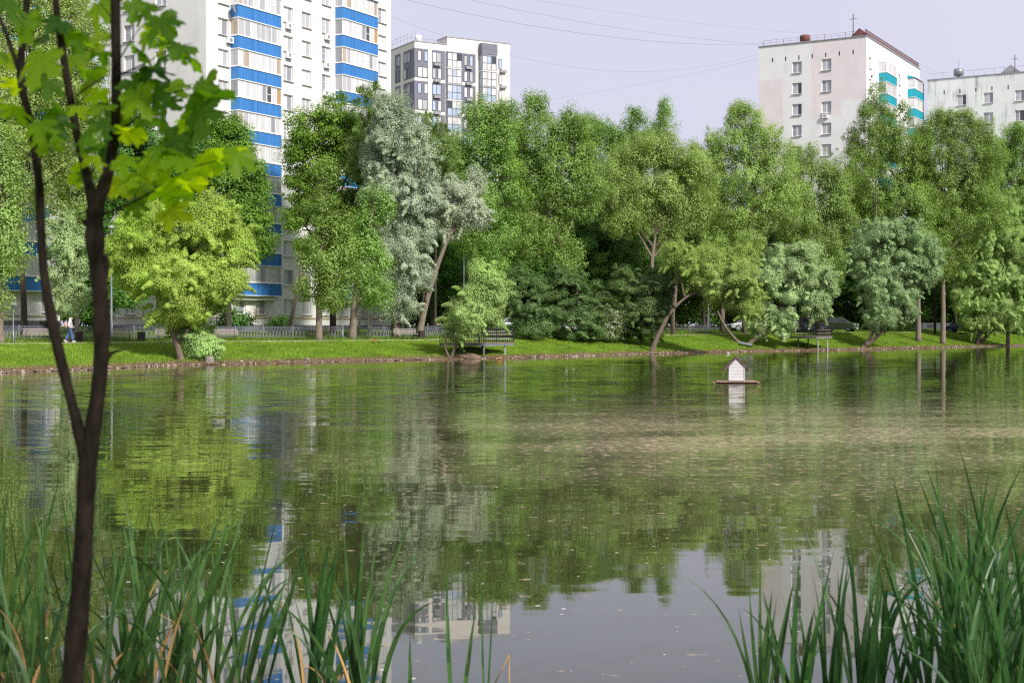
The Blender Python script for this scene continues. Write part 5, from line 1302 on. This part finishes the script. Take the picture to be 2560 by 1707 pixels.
for i, (px, Y, lob, lb) in enumerate([
    (1080, 146, [(1060, 620, 80, 80), (1120, 700, 60, 70), (1060, 500, 70, 80)], 'dark wood tree behind the silver willows'),
    (1290, 152, [(1260, 560, 90, 90), (1340, 620, 90, 90), (1270, 700, 90, 70), (1180, 560, 70, 80)], 'dark tree in the shade behind the left viewing platform'),
    (1440, 156, [(1440, 560, 90, 90), (1500, 640, 80, 90), (1420, 690, 90, 70)], 'dark maple in the shade behind the middle bushes'),
    (1560, 158, [(1560, 520, 80, 80), (1530, 640, 80, 90), (1600, 680, 70, 70)], 'dark maple left of the bare poplar trunk'),
    (1760, 176, [(1740, 500, 90, 100), (1760, 620, 90, 80), (1700, 700, 80, 60)], 'dark tree behind the arching willow'),
    (1960, 182, [(1950, 560, 90, 90), (1930, 680, 90, 60), (2040, 600, 80, 80)], 'dark tree behind the parked silver car'),
    (2170, 184, [(2150, 560, 90, 80), (2120, 680, 70, 60), (2230, 650, 80, 70)], 'dark tree behind the olive off-roader'),
    (2390, 204, [(2370, 560, 90, 90), (2390, 680, 80, 60), (2480, 600, 80, 90), (2560, 560, 60, 90)], 'dark tree near the right edge behind the bar fence')]):
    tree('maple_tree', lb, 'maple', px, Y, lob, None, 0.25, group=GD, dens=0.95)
# far wood closing the view behind the poplars
g_w = np.random.default_rng(77); Cw = []; Rw = []
for px, Y, top in [(1020, 158, 560), (1090, 160, 520), (1160, 163, 470), (1230, 166, 450), (1300, 168, 440), (1370, 170, 450), (1440, 172, 440), (1510, 175, 430), (1580, 177, 430), (1650, 179, 430), (1720, 182, 450), (1790, 185, 470), (1860, 187, 480), (1930, 188, 560), (2000, 190, 590), (2070, 191, 600), (2140, 190, 590), (2210, 190, 600), (2320, 214, 560), (2400, 214, 520), (2480, 212, 520), (2560, 212, 500), (2640, 212, 500)]:
    q = ground(px, Y); zt_ = at(px, top, Y).z
    K = 170
    Cw.append(np.stack([g_w.normal(q.x, 2.0, K), g_w.normal(Y, 1.3, K), q.z + 0.6 + (zt_ - q.z - 1) * g_w.random(K) ** 1.1 * g_w.uniform(.75, 1.05, K)], -1)); Rw.append(g_w.uniform(.7, 1.2, K))
Cw = np.concatenate(Cw); Rw = np.concatenate(Rw)
Vw = leaf_cloud(Cw, Rw, 75, 0.9, 0.32, 0.9, 0.2, Cw.mean(0), g_w)
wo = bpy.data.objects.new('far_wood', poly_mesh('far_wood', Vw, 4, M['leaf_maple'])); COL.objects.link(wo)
tag(wo, 'dark green wood closing the view behind the poplars', 'wood', kind='stuff')
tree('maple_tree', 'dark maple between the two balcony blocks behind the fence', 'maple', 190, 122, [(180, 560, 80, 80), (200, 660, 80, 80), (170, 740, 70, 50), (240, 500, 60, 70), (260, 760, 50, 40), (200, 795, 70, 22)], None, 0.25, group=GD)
# bushes in the middle
GB = 'bushes on the middle of the bank'
tree('bush', 'dark green bush right behind the left viewing platform', 'acacia', 1335, 126, [(1300, 760, 50, 50), (1350, 780, 55, 50), (1330, 820, 50, 35), (1290, 700, 35, 40), (1335, 730, 40, 40)], None, 0.06, group=GB, cat='bush', o=7.5, fine=1.2)
tree('bush', 'tall feathery dark bush in the middle of the bank', 'acacia', 1430, 126, [(1400, 760, 50, 55), (1460, 750, 50, 55), (1430, 820, 60, 40), (1420, 700, 40, 35), (1480, 810, 40, 45), (1390, 705, 30, 40)], None, 0.06, group=GB, cat='bush', o=6.5, fine=1.2)
tree('flowering_bush', 'bush covered with white blossoms in front of the dark bushes', 'acacia', 1515, 128, [(1505, 810, 38, 42), (1535, 800, 32, 35), (1500, 840, 40, 20), (1480, 790, 25, 30)], None, 0.05, cat='bush', o=5.8, flowers=0.10, fine=1.2)
tree('bush', 'spreading dark bush with arching branches left of the arching willow', 'acacia', 1600, 132, [(1570, 740, 50, 50), (1630, 730, 50, 55), (1600, 790, 60, 40), (1640, 780, 35, 40), (1560, 790, 40, 35), (1560, 700, 40, 40), (1655, 700, 35, 45), (1610, 830, 45, 28)], None, 0.06, group=GB, cat='bush', o=4.0, fine=1.2)
tree('arching_willow', 'lime green willow with a trunk arching right over the grass', 'softlime', 1628, 131, [(1700, 640, 48, 38), (1760, 650, 60, 38), (1730, 680, 45, 35), (1790, 690, 60, 42), (1840, 700, 55, 45), (1850, 650, 38, 38), (1870, 760, 38, 40), (1800, 740, 50, 35), (1690, 640, 30, 28), (1870, 640, 25, 28)],
     [(1640, 850), (1665, 800), (1690, 765), (1730, 735), (1780, 725)], 0.27, o=1.2, group=GW, fine=1.25, seed=31, bark='bark', stems=[(8, (1690, 720), (1692, 670))])
tree('willow_tree', 'pale willow with two trunks spreading apart, left of the right platform', 'greywillow', 1866, 147, [(1960, 660, 55, 48), (1920, 700, 52, 50), (1990, 710, 60, 50), (2040, 700, 45, 50), (1950, 760, 55, 45), (2010, 640, 45, 35), (2030, 760, 40, 40), (1900, 790, 35, 50), (1950, 815, 35, 30)],
     [(1885, 848), (1912, 825), (1950, 780), (1965, 690)], 0.3, o=3.5, group=GW, fine=1.25, seed=32, stems=[(0, (1840, 850), (1812, 815), (1795, 780), (1790, 740))])
tree('poplar_tree', 'broad poplar with a pale forked trunk in front of the pink patched block', 'poplar_pale', 1880, 168, [(1860, 310, 50, 45), (1810, 370, 60, 55), (1880, 370, 60, 60), (1800, 450, 60, 55), (1870, 460, 65, 55), (1940, 430, 55, 50), (1830, 540, 60, 50), (1910, 540, 60, 50), (1780, 600, 40, 50), (1860, 610, 55, 40), (1760, 400, 50, 55), (1760, 500, 50, 60), (1930, 360, 40, 45), (1960, 510, 50, 60), (1850, 280, 30, 30)],
     [(1880, 760), (1878, 620), (1880, 540), (1885, 450), (1870, 340)], 0.33, group=GT, seed=33)
tree('poplar_tree', 'lower poplar at the foot of the pink patched block', 'poplar_pale', 2022, 174, [(2000, 390, 45, 45), (2060, 420, 45, 50), (2000, 470, 55, 50), (2060, 510, 50, 50), (1990, 560, 55, 45), (2050, 590, 50, 45), (2080, 660, 40, 60), (2100, 480, 40, 60), (2100, 560, 45, 60), (2000, 620, 60, 40)], [(2020, 780), (2022, 600), (2030, 420)], 0.28, group=GT)
tree('lombardy_poplar', 'slender upright poplar before the turquoise balconies', 'poplar', 2185, 176, [(2192, 245, 26, 45), (2165, 300, 34, 50), (2215, 300, 30, 50), (2140, 360, 30, 50), (2190, 380, 45, 60), (2245, 350, 28, 50), (2262, 280, 18, 35), (2150, 440, 40, 50), (2290, 400, 22, 40)], [(2190, 780), (2190, 500), (2192, 300)], 0.2, bark='bark', limbs=False, seed=34, fine=1.1)
tree('poplar_tree', 'broad poplar whose bare trunk stands left of the right lamp post', 'poplar', 2296, 178, [(2230, 420, 60, 50), (2290, 440, 55, 50), (2180, 500, 60, 55), (2250, 510, 65, 55), (2310, 520, 55, 55), (2150, 590, 50, 55), (2230, 600, 60, 50), (2300, 620, 50, 50), (2110, 440, 45, 50), (2130, 520, 50, 55), (2290, 380, 45, 45), (2220, 350, 40, 45)], [(2296, 780), (2295, 700), (2290, 560), (2280, 440)], 0.36, group=GT, seed=35)
tree('poplar_tree', 'tall poplar whose bare trunk stands by the right lamp post', 'poplar', 2357, 179, [(2350, 310, 42, 36), (2400, 310, 45, 40), (2450, 330, 40, 40), (2340, 380, 55, 50), (2410, 390, 60, 55), (2380, 460, 65, 55), (2440, 470, 55, 55), (2350, 540, 50, 50), (2400, 560, 55, 55), (2375, 640, 50, 45), (2330, 660, 45, 40), (2310, 340, 40, 40), (2300, 440, 45, 50), (2470, 400, 45, 50), (2480, 540, 45, 50)], [(2358, 780), (2358, 640), (2370, 500), (2390, 350)], 0.36, group=GT, seed=36)
tree('poplar_tree', 'poplar cut by the right edge of the photo', 'poplar', 2520, 190, [(2530, 340, 35, 45), (2500, 400, 55, 50), (2560, 370, 50, 60), (2470, 440, 40, 50), (2540, 480, 65, 60), (2480, 520, 50, 50), (2600, 450, 50, 70)], None, 0.35, group=GT)
tree('willow_tree', 'rounded pale willow with two trunks right of the right platform', 'greywillow', 2155, 158, [(2200, 590, 60, 42), (2260, 590, 60, 42), (2170, 650, 50, 50), (2240, 660, 60, 50), (2310, 630, 48, 48), (2180, 720, 50, 50), (2250, 730, 50, 48), (2200, 790, 45, 35), (2320, 680, 35, 35), (2270, 780, 25, 25)],
     [(2162, 862), (2180, 835), (2195, 780), (2200, 650)], 0.32, o=1.0, group=GW, fine=1.25, seed=37, stems=[(2, (2205, 830), (2235, 770), (2250, 680))])
tree('willow_tree', 'tall pale green willow at the right edge of the photo', 'palewillow', 2442, 184, [(2500, 540, 55, 48), (2550, 520, 55, 50), (2460, 600, 55, 50), (2530, 610, 60, 55), (2420, 680, 42, 50), (2480, 690, 55, 50), (2550, 700, 55, 50), (2420, 750, 40, 40), (2480, 780, 50, 45), (2550, 790, 50, 40), (2440, 810, 35, 28)],
     [(2445, 850), (2450, 815), (2470, 740), (2490, 620)], 0.36, o=1.3, group=GW, fine=1.2, seed=38, bark='bark_dark', stems=[(1, (2480, 825), (2520, 770), (2545, 690))])
# shrubs by the block and thin dark stems
tree('shrub', 'dark shrub by the ground floor windows of the balcony block', 'maple', 590, 121, [(575, 790, 30, 24), (610, 800, 32, 22), (560, 810, 25, 18)], None, 0.05, cat='shrub', limbs=False, fine=1.4)
tree('shrub', 'small dark shrub under the kitchen window beside the slim poplar', 'maple', 705, 124, [(700, 805, 22, 16), (690, 815, 25, 12)], None, 0.04, cat='shrub', limbs=False, fine=1.4)
def bare(px, Y, pts, r, label, bk='bark_dark'):
    base = ground(px, Y); root = empty('tree_trunk', base); tag(root, label, 'tree')
    P = [Vector((0, 0, -0.2))] + [at(a_, b_, Y) - base for a_, b_ in pts]
    mb = MB(); mb.tube(P, [r*1.2] + [r * (1 - 0.3 * i / len(pts)) for i in range(len(pts))], 8); mb.build('trunk', M[bk], root)
bare(718, 121, [(730, 790), (750, 700), (752, 640)], 0.14, 'thin slanting grey trunk just left of the slim poplar', 'bark')
bare(893, 125, [(900, 790), (908, 740), (912, 700)], 0.12, 'thin birch trunk right of the rough leaning poplar trunk', 'bark_birch')
bare(1048, 126, [(1055, 790), (1062, 700), (1065, 600)], 0.12, 'dark trunk behind the foot of the leaning silver willow')
bare(1240, 140, [(1240, 760), (1245, 600)], 0.14, 'dark trunk in the shade behind the left viewing platform')
bare(1682, 150, [(1682, 780), (1690, 700)], 0.22, 'brown trunk standing just right of the arching willow', 'bark')
bare(1805, 160, [(1806, 790), (1808, 740)], 0.26, 'stout trunk between the ornate lamp post and the silver car', 'bark')
bare(1861, 160, [(1860, 790), (1858, 720)], 0.26, 'stout trunk standing in front of the silver car', 'bark')
bare(2045, 164, [(2042, 790), (2038, 720)], 0.26, 'dark trunk behind the railing of the right platform')
bare(2337, 190, [(2338, 760), (2340, 700)], 0.14, 'thin dark trunk behind the bar fence between the bare poplars')
print('leaves', NLEAF[0])

# ------------------------------------------------------------------ reeds
M['reed'] = leafmat('reed_blade', [(0.022, 0.066, 0.015), (0.038, 0.102, 0.024), (0.071, 0.153, 0.038)], 0.25, (1.1, 1.4, 0.5), rough=0.4, spec=0.5, patch=0.15)
M['reed_dry'] = mat('reed_dry', (0.38, 0.22, 0.08), 0.7, 0.3, 5)
def reed_blade(mb, base, az, lean, h, wd, curl, g, m=0, face=None):
    n = 10; dirv = Vector((math.cos(az), math.sin(az), 0)); side = Vector((-math.sin(az), math.cos(az), 0))
    if face is not None: side = Vector((math.cos(face), math.sin(face), 0))
    pts = []; p = Vector(base); ang = lean
    for i in range(n + 1):
        pts.append(p.copy())
        ang = lean + curl * (i / n) ** 2.2
        p = p + (dirv * math.sin(ang) + Vector((0, 0, 1)) * math.cos(ang)) * (h / n)
    prev = None
    for i, q in enumerate(pts):
        t_ = i / n; ww = wd * (0.55 + 0.6 * min(1, t_ * 3)) * (1 - max(0, (t_ - 0.35) / 0.65) ** 1.7)
        ww = max(ww, 0.0006); tw = side.lerp(dirv, 0.15 * math.sin(t_ * 3))
        a_, b_, c_ = q - tw * ww, q + Vector((dirv.x, dirv.y, 0)) * ww * 0.35, q + tw * ww
        if prev:
            mb.face([prev[0], prev[1], b_, a_], m, True); mb.face([prev[1], prev[2], c_, b_], m, True)
        prev = (a_, b_, c_)
def clump(mb, px, d, n, h, g, spread=0.30, dry=0.08, bias=0.0, zb_=-0.1):
    x0 = atx(px, d)
    for i in range(n):
        az = g.choice([0, math.pi]) + g.gauss(0, 0.6); lean = abs(g.gauss(0, spread * 0.55)) + 0.01
        if bias: az = (0 if bias > 0 else math.pi) + g.gauss(0, 0.5) if g.random() < abs(bias) else az
        b_ = (x0 + g.gauss(0, 0.045), d + g.gauss(0, 0.05), zb_)
        hh = h * g.uniform(0.6, 1.08); isd = g.random() < dry
        curl = abs(g.gauss(0, 0.22)) if g.random() < 0.8 else g.uniform(0.7, 2.0)
        reed_blade(mb, b_, az, lean, hh * (0.55 if isd else 1), g.uniform(0.012, 0.0225) * (0.6 if isd else 1), curl if not isd else g.uniform(0.2, 2.2), g, 1 if isd else 0, face=g.gauss(0, 0.7))
RM = [M['reed'], M['reed_dry']]
g = random.Random(4)
mb = MB()
for px, d, n, h in [(-30, 9.0, 13, 1.7), (25, 9.4, 12, 1.6), (62, 8.8, 13, 1.65), (110, 9.2, 13, 1.6), (130, 8.5, 9, 1.2), (165, 9.0, 9, 1.6), (245, 8.8, 14, 1.62), (262, 8.4, 9, 1.35), (305, 9.0, 14, 1.6), (330, 9.6, 8, 1.5), (362, 8.8, 14, 1.6), (395, 9.4, 9, 1.5), (425, 9.0, 12, 1.45), (455, 8.6, 8, 1.2), (505, 8.9, 14, 1.7), (535, 9.3, 10, 1.6), (575, 8.8, 15, 1.72), (600, 9.4, 8, 1.55), (640, 9.2, 6, 1.4), (0, 10.2, 12, 1.5), (90, 10.4, 12, 1.5), (200, 10.2, 9, 1.5), (350, 10.4, 9, 1.5), (460, 10.4, 7, 1.4)]:
    clump(mb, px, d, max(4, int(n * 0.52)), h * 0.90, g, 0.46, 0.12)
tag(mb.build('reeds', RM), 'left stand of tall green reeds rising from the near water around the foreground trunk', 'reeds', kind='stuff')
mb = MB()
for px, d, n, h in [(2075, 8.6, 14, 1.75), (2120, 9.2, 10, 1.6), (2165, 8.4, 14, 1.8), (2205, 9.0, 12, 1.7), (2255, 8.3, 12, 1.75), (2300, 8.8, 10, 1.8), (2350, 8.0, 18, 2.0), (2385, 8.8, 14, 2.0), (2420, 7.8, 18, 2.05), (2450, 8.6, 16, 2.05), (2480, 7.6, 18, 2.0), (2515, 8.2, 18, 2.1), (2545, 7.5, 18, 2.0), (2580, 8.4, 16, 2.1), (2610, 7.8, 14, 2.0), (2470, 9.4, 12, 1.9), (2550, 9.6, 14, 2.0), (2400, 7.4, 10, 1.6), (2500, 7.2, 10, 1.5)]:
    clump(mb, px, d, max(4, int(n * (0.52 if px < 2340 else 0.85))), h * (0.66 if px < 2340 else 0.79), g, 0.38, 0.09)
tag(mb.build('reeds', RM), 'dense dark green stand of reeds in the lower right corner', 'reeds', kind='stuff')
def reed_thing(specs, label, seed, extra=None):
    g_ = random.Random(seed); mb = MB()
    for px, d, n, h, sp, dr in specs: clump(mb, px, d, n, h, g_, sp, dr)
    if extra: extra(mb, g_)
    tag(mb.build('reed_clump', RM), label, 'reed clump', 'separate clumps of reeds in the near water')
reed_thing([(782, 8.9, 12, 1.18, 0.32, 0.12)], 'full reed clump standing before the reflected blue balconies', 14)
reed_thing([(818, 8.7, 7, 0.9, 0.3, 0.1)], 'small low reed clump between the two full clumps left of the beige tower reflection', 24)
def tallb(mb, g_):
    x0 = atx(898, 8.7)
    reed_blade(mb, (x0, 8.7, -.1), 0.0, 0.16, 1.40, 0.014, 0.45, g_, 0, 0.2); reed_blade(mb, (x0 - .03, 8.7, -.1), 0.1, 0.10, 1.15, 0.013, 0.1, g_, 0, 0.2)
reed_thing([(893, 8.7, 13, 1.15, 0.3, 0.08)], 'reed clump with one long blade reaching far to the right', 15, tallb)
for dx_, l_, hh, lb in ((0, -.05, .95, 'tallest of three single reed blades alone in the near water'), (.05, .12, .75, 'middle one of three single reed blades alone in the near water'), (-.25, -.02, .55, 'shortest of three single reed blades alone in the near water')):
    mb = MB(); reed_blade(mb, (atx(1130, 8.6) + dx_, 8.6, -.1), 0, l_, hh, 0.012, 0.05, g, 0, 0.2); tag(mb.build('single_reed', RM), lb, 'reed', 'single reed blades')
def bent(mb, g_):
    x0 = atx(1212, 8.5)
    for dx_, l_, hh in ((0, -.03, .95), (.008, .05, .85)): reed_blade(mb, (x0 + dx_, 8.5, -.1), 0, l_, hh, 0.006, 0.02, g_, 0, 0.3)
    a_ = Vector((x0 + .06, 8.5, .18)); mb.tube([Vector((x0, 8.5, -.1)), a_], .004, 5, 1); mb.tube([a_, a_ + Vector((.085, 0, .17))], .004, 5, 1); mb.tube([a_ + Vector((.085, 0, .17)), a_ + Vector((.09, 0, -.35))], .004, 5, 1)
reed_thing([], 'thin reed stalks with one bent over like a hook', 17, bent)
def droopy(mb, g_):
    x0 = atx(1905, 8.5)
    reed_blade(mb, (x0, 8.5, -.1), math.pi, 0.22, 1.15, 0.012, 1.15, g_, 0, 0.2)
    for l_, hh in ((-.02, 1.0), (.10, .8), (-.1, .9), (.2, .95), (-.2, .75)): reed_blade(mb, (x0, 8.5, -.1), 0, l_, hh, 0.012, 0.05, g_, 0, 0.3)
reed_thing([(1905, 8.5, 3, 0.9, 0.2, 0.0)], 'separate reed clump with one blade drooping far to the left, near the reflected pale block', 18, droopy)
reed_thing([(2000, 8.4, 11, 1.05, 0.34, 0.08)], 'reed clump between the drooping one and the dense right stand', 19)

# ------------------------------------------------------------------ foreground maple
FY = 4.5
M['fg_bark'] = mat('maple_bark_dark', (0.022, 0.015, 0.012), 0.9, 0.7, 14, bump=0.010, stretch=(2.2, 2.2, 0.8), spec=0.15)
M['fg_leaf'] = leafmat('maple_leaf', [(0.031, 0.084, 0.007), (0.094, 0.179, 0.01), (0.179, 0.284, 0.01), (0.273, 0.357, 0.012)], 0.68, (3.3, 2.9, 0.5), rough=0.45, spec=0.3, patch=0.25)
base = Vector((atx(183, FY), FY, 0.70))
root = empty('maple_sapling', base); tag(root, 'dark forked maple trunk with bright backlit leaves in the foreground', 'tree')
def cat(P, n=20):
    P = [P[0]] + P + [P[-1]]; out_ = []; seg = len(P) - 3
    for i in range(n + 1):
        t_ = i / n * seg; j = min(int(t_), seg - 1); t_ -= j
        a_, b_, c_, d_ = P[j], P[j+1], P[j+2], P[j+3]
        out_.append(0.5 * ((2*b_) + (c_ - a_)*t_ + (2*a_ - 5*b_ + 4*c_ - d_)*t_*t_ + (3*b_ - a_ - 3*c_ + d_)*t_**3))
    return out_
def fgstem(mb, pts, n=26, sides=14, wob=0.0):
    """pts (px, py, width px[, dy])"""
    P = [at(p_[0], p_[1], FY + (p_[3] if len(p_) > 3 else 0)) for p_ in pts]; W = [p_[2] * 0.39 * FY / F for p_ in pts]
    C_ = cat(P, n); seg = len(P) - 1; out_r = []
    gg = random.Random(int(pts[0][0]) + 3)
    for i in range(n + 1):
        t_ = i / n * seg; j = min(int(t_), seg - 1); t_ -= j; out_r.append((W[j] * (1 - t_) + W[j+1] * t_) * (1 + gg.uniform(-.05, .05) + (0.16 if gg.random() < 0.07 else 0)))
    mb.tube([c - base for c in C_], out_r, sides)
mb = MB()
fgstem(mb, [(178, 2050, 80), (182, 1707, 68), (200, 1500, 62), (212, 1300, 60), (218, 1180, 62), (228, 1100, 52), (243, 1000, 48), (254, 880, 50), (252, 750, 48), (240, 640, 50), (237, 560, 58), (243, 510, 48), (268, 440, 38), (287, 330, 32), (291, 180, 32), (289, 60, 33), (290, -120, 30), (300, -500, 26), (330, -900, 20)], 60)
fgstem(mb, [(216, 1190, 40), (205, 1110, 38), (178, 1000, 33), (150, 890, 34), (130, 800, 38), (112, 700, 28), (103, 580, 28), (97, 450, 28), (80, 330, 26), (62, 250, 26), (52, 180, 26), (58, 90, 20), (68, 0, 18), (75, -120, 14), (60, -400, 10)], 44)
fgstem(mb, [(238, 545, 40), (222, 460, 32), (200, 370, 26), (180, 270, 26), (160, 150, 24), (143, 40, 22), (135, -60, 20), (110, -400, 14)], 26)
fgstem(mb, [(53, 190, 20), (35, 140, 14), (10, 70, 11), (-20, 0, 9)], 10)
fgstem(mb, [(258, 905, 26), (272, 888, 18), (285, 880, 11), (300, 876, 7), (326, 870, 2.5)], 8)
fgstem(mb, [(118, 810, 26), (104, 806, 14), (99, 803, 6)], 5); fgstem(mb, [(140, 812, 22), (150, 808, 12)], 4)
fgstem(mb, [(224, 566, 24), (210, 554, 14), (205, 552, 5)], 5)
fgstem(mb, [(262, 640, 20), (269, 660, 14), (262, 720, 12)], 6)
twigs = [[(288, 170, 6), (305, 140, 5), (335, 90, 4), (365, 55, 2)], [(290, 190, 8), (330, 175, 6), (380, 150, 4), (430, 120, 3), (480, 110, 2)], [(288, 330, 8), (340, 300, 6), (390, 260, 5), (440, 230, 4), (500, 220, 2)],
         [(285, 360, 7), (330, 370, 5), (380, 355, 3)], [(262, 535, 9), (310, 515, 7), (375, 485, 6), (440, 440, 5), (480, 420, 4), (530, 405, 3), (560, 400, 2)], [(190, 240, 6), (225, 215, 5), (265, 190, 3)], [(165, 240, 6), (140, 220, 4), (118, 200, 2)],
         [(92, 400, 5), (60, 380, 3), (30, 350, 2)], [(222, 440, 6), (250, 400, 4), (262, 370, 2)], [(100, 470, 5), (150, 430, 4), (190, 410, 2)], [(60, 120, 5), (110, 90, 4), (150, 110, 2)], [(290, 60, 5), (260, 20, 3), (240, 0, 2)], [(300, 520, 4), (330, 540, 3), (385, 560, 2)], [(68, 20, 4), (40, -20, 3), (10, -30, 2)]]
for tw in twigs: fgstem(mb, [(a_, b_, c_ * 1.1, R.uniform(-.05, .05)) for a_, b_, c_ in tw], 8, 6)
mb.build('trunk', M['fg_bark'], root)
# palmate leaf outline (radius by angle, tip up)
def leaf_outline():
    lobes_ = [(90, 1.0), (38, 0.92), (142, 0.92), (-12, 0.66), (192, 0.66)]
    pts = []
    def lobe(a_, L_):
        return [(a_ - 20, L_*0.60), (a_ - 16, L_*0.76), (a_ - 19, L_*0.86), (a_ - 8, L_*0.87), (a_, L_), (a_ + 8, L_*0.87), (a_ + 19, L_*0.86), (a_ + 16, L_*0.76), (a_ + 20, L_*0.60)]
    order = [(-12, .66), (38, .92), (90, 1.0), (142, .92), (192, .66)]
    for i, (a_, l_) in enumerate(order):
        pts += lobe(a_, l_)
        if i < 4: pts.append(((a_ + order[i+1][0]) / 2, 0.50))
    pts += [(222, 0.50), (250, 0.34), (268, 0.08), (272, 0.08), (290, 0.34), (318, 0.50)]
    return pts
OUTL = leaf_outline()
fl_v = []; fl_f = []
def maple_leaf(c, size, tip, nrm, g_):
    nrm = nrm.normalized(); tip = (tip - nrm * tip.dot(nrm)).normalized(); sx_ = tip.cross(nrm)
    b = len(fl_v); fl_v.append(tuple(c))
    droopk = g_.uniform(0.15, 0.55); fold = g_.uniform(0.02, 0.10)
    ph = g_.uniform(0, 6.28)
    for a_, r_ in OUTL:
        r_ *= g_.uniform(0.96, 1.04)
        x_, y_ = r_ * math.cos(math.radians(a_)), r_ * math.sin(math.radians(a_))
        z_ = -droopk * r_ * r_ * (0.5 + 0.5 * abs(x_)) + fold * math.cos(math.radians(a_ * 5 + 40)) * r_ * 2 + 0.06 * math.sin(3*x_ + ph)
        q = c + (sx_ * x_ + tip * y_ + nrm * z_) * size; fl_v.append(tuple(q))
    n = len(OUTL)
    # inner ring for a softer bend
    for i in range(n): fl_f.append((b, b + 1 + i, b + 1 + (i + 1) % n))
g = random.Random(12)
named = [(248, 22, 60), (330, 22, 50), (362, 42, 42), (228, 120, 55), (188, 150, 62), (250, 140, 50), (110, 150, 75), (80, 55, 55), (20, 20, 60), (60, 70, 50), (120, 90, 55), (10, 240, 45), (30, 270, 50), (130, 210, 45), (400, 60, 52), (370, 90, 50), (420, 95, 45), (455, 125, 55), (480, 150, 45), (430, 120, 42), (345, 130, 48), (330, 210, 62), (380, 190, 55), (430, 225, 55), (500, 220, 78), (535, 240, 45), (350, 250, 60), (420, 270, 48), (320, 290, 55), (360, 310, 50), (500, 300, 66), (470, 310, 50), (410, 370, 62), (440, 350, 58), (400, 410, 60), (365, 440, 60), (345, 470, 55), (460, 400, 52), (560, 420, 85), (590, 400, 55), (520, 400, 45), (440, 470, 70), (410, 500, 62), (420, 540, 60), (465, 470, 45), (270, 360, 50), (240, 310, 45), (215, 350, 45), (120, 345, 50), (100, 320, 48), (150, 300, 50), (240, 200, 50), (255, 270, 48), (300, 420, 45), (310, 460, 50), (230, 400, 40), (205, 190, 45), (170, 95, 45), (15, 150, 45), (45, 215, 40), (185, 440, 45), (330, 520, 40), (275, 90, 36), (250, 235, 40), (310, 340, 48), (300, 250, 50), (380, 240, 48), (395, 300, 40)]
ext_ = [(p_[0] + g.uniform(-38, 38), p_[1] + g.uniform(-34, 34), p_[2] * g.uniform(.6, .9)) for p_ in named if g.random() < 0.3]
for (px_, py_, s_) in named + ext_:
    c = at(px_ + g.uniform(-8, 8), py_ + g.uniform(-8, 8) - s_ * 0.2, FY + g.uniform(-0.28, 0.28))
    tip = Vector((g.uniform(-0.4, 1.0), g.uniform(-0.6, 0.2), g.uniform(-1.0, -0.25)))
    nrm = Vector((g.gauss(0, .35), -g.uniform(0.25, 1.0), g.uniform(0.25, 1.0)))
    if g.random() < 0.3: nrm.y *= -0.4
    maple_leaf(c - base, s_ * 1.27 * FY / F, tip, nrm, g)
# the rest of the crown, above the frame: it shades the trunk and the near bank
for i in range(2600):
    a_ = g.uniform(0, 6.28); rr = math.sqrt(g.random()) * 2.6
    c = Vector((atx(150, FY) + 1.9 + rr * math.cos(a_) * 1.3, FY - 3.3 + rr * math.sin(a_), 4.75 + g.uniform(0, 1.7)))
    nrm = Vector((g.gauss(0, .4), g.gauss(0, .4), 1)); maple_leaf(c - base, 0.085 * g.uniform(.7, 1.2), Vector((g.uniform(-1, 1), g.uniform(-1, 1), -.3)), nrm, g)
me_ = bpy.data.meshes.new('crown'); me_.from_pydata(fl_v, [], fl_f); me_.materials.append(M['fg_leaf']); me_.polygons.foreach_set('use_smooth', [True] * len(fl_f)); me_.update()
co = bpy.data.objects.new('crown', me_); COL.objects.link(co); co.parent = root
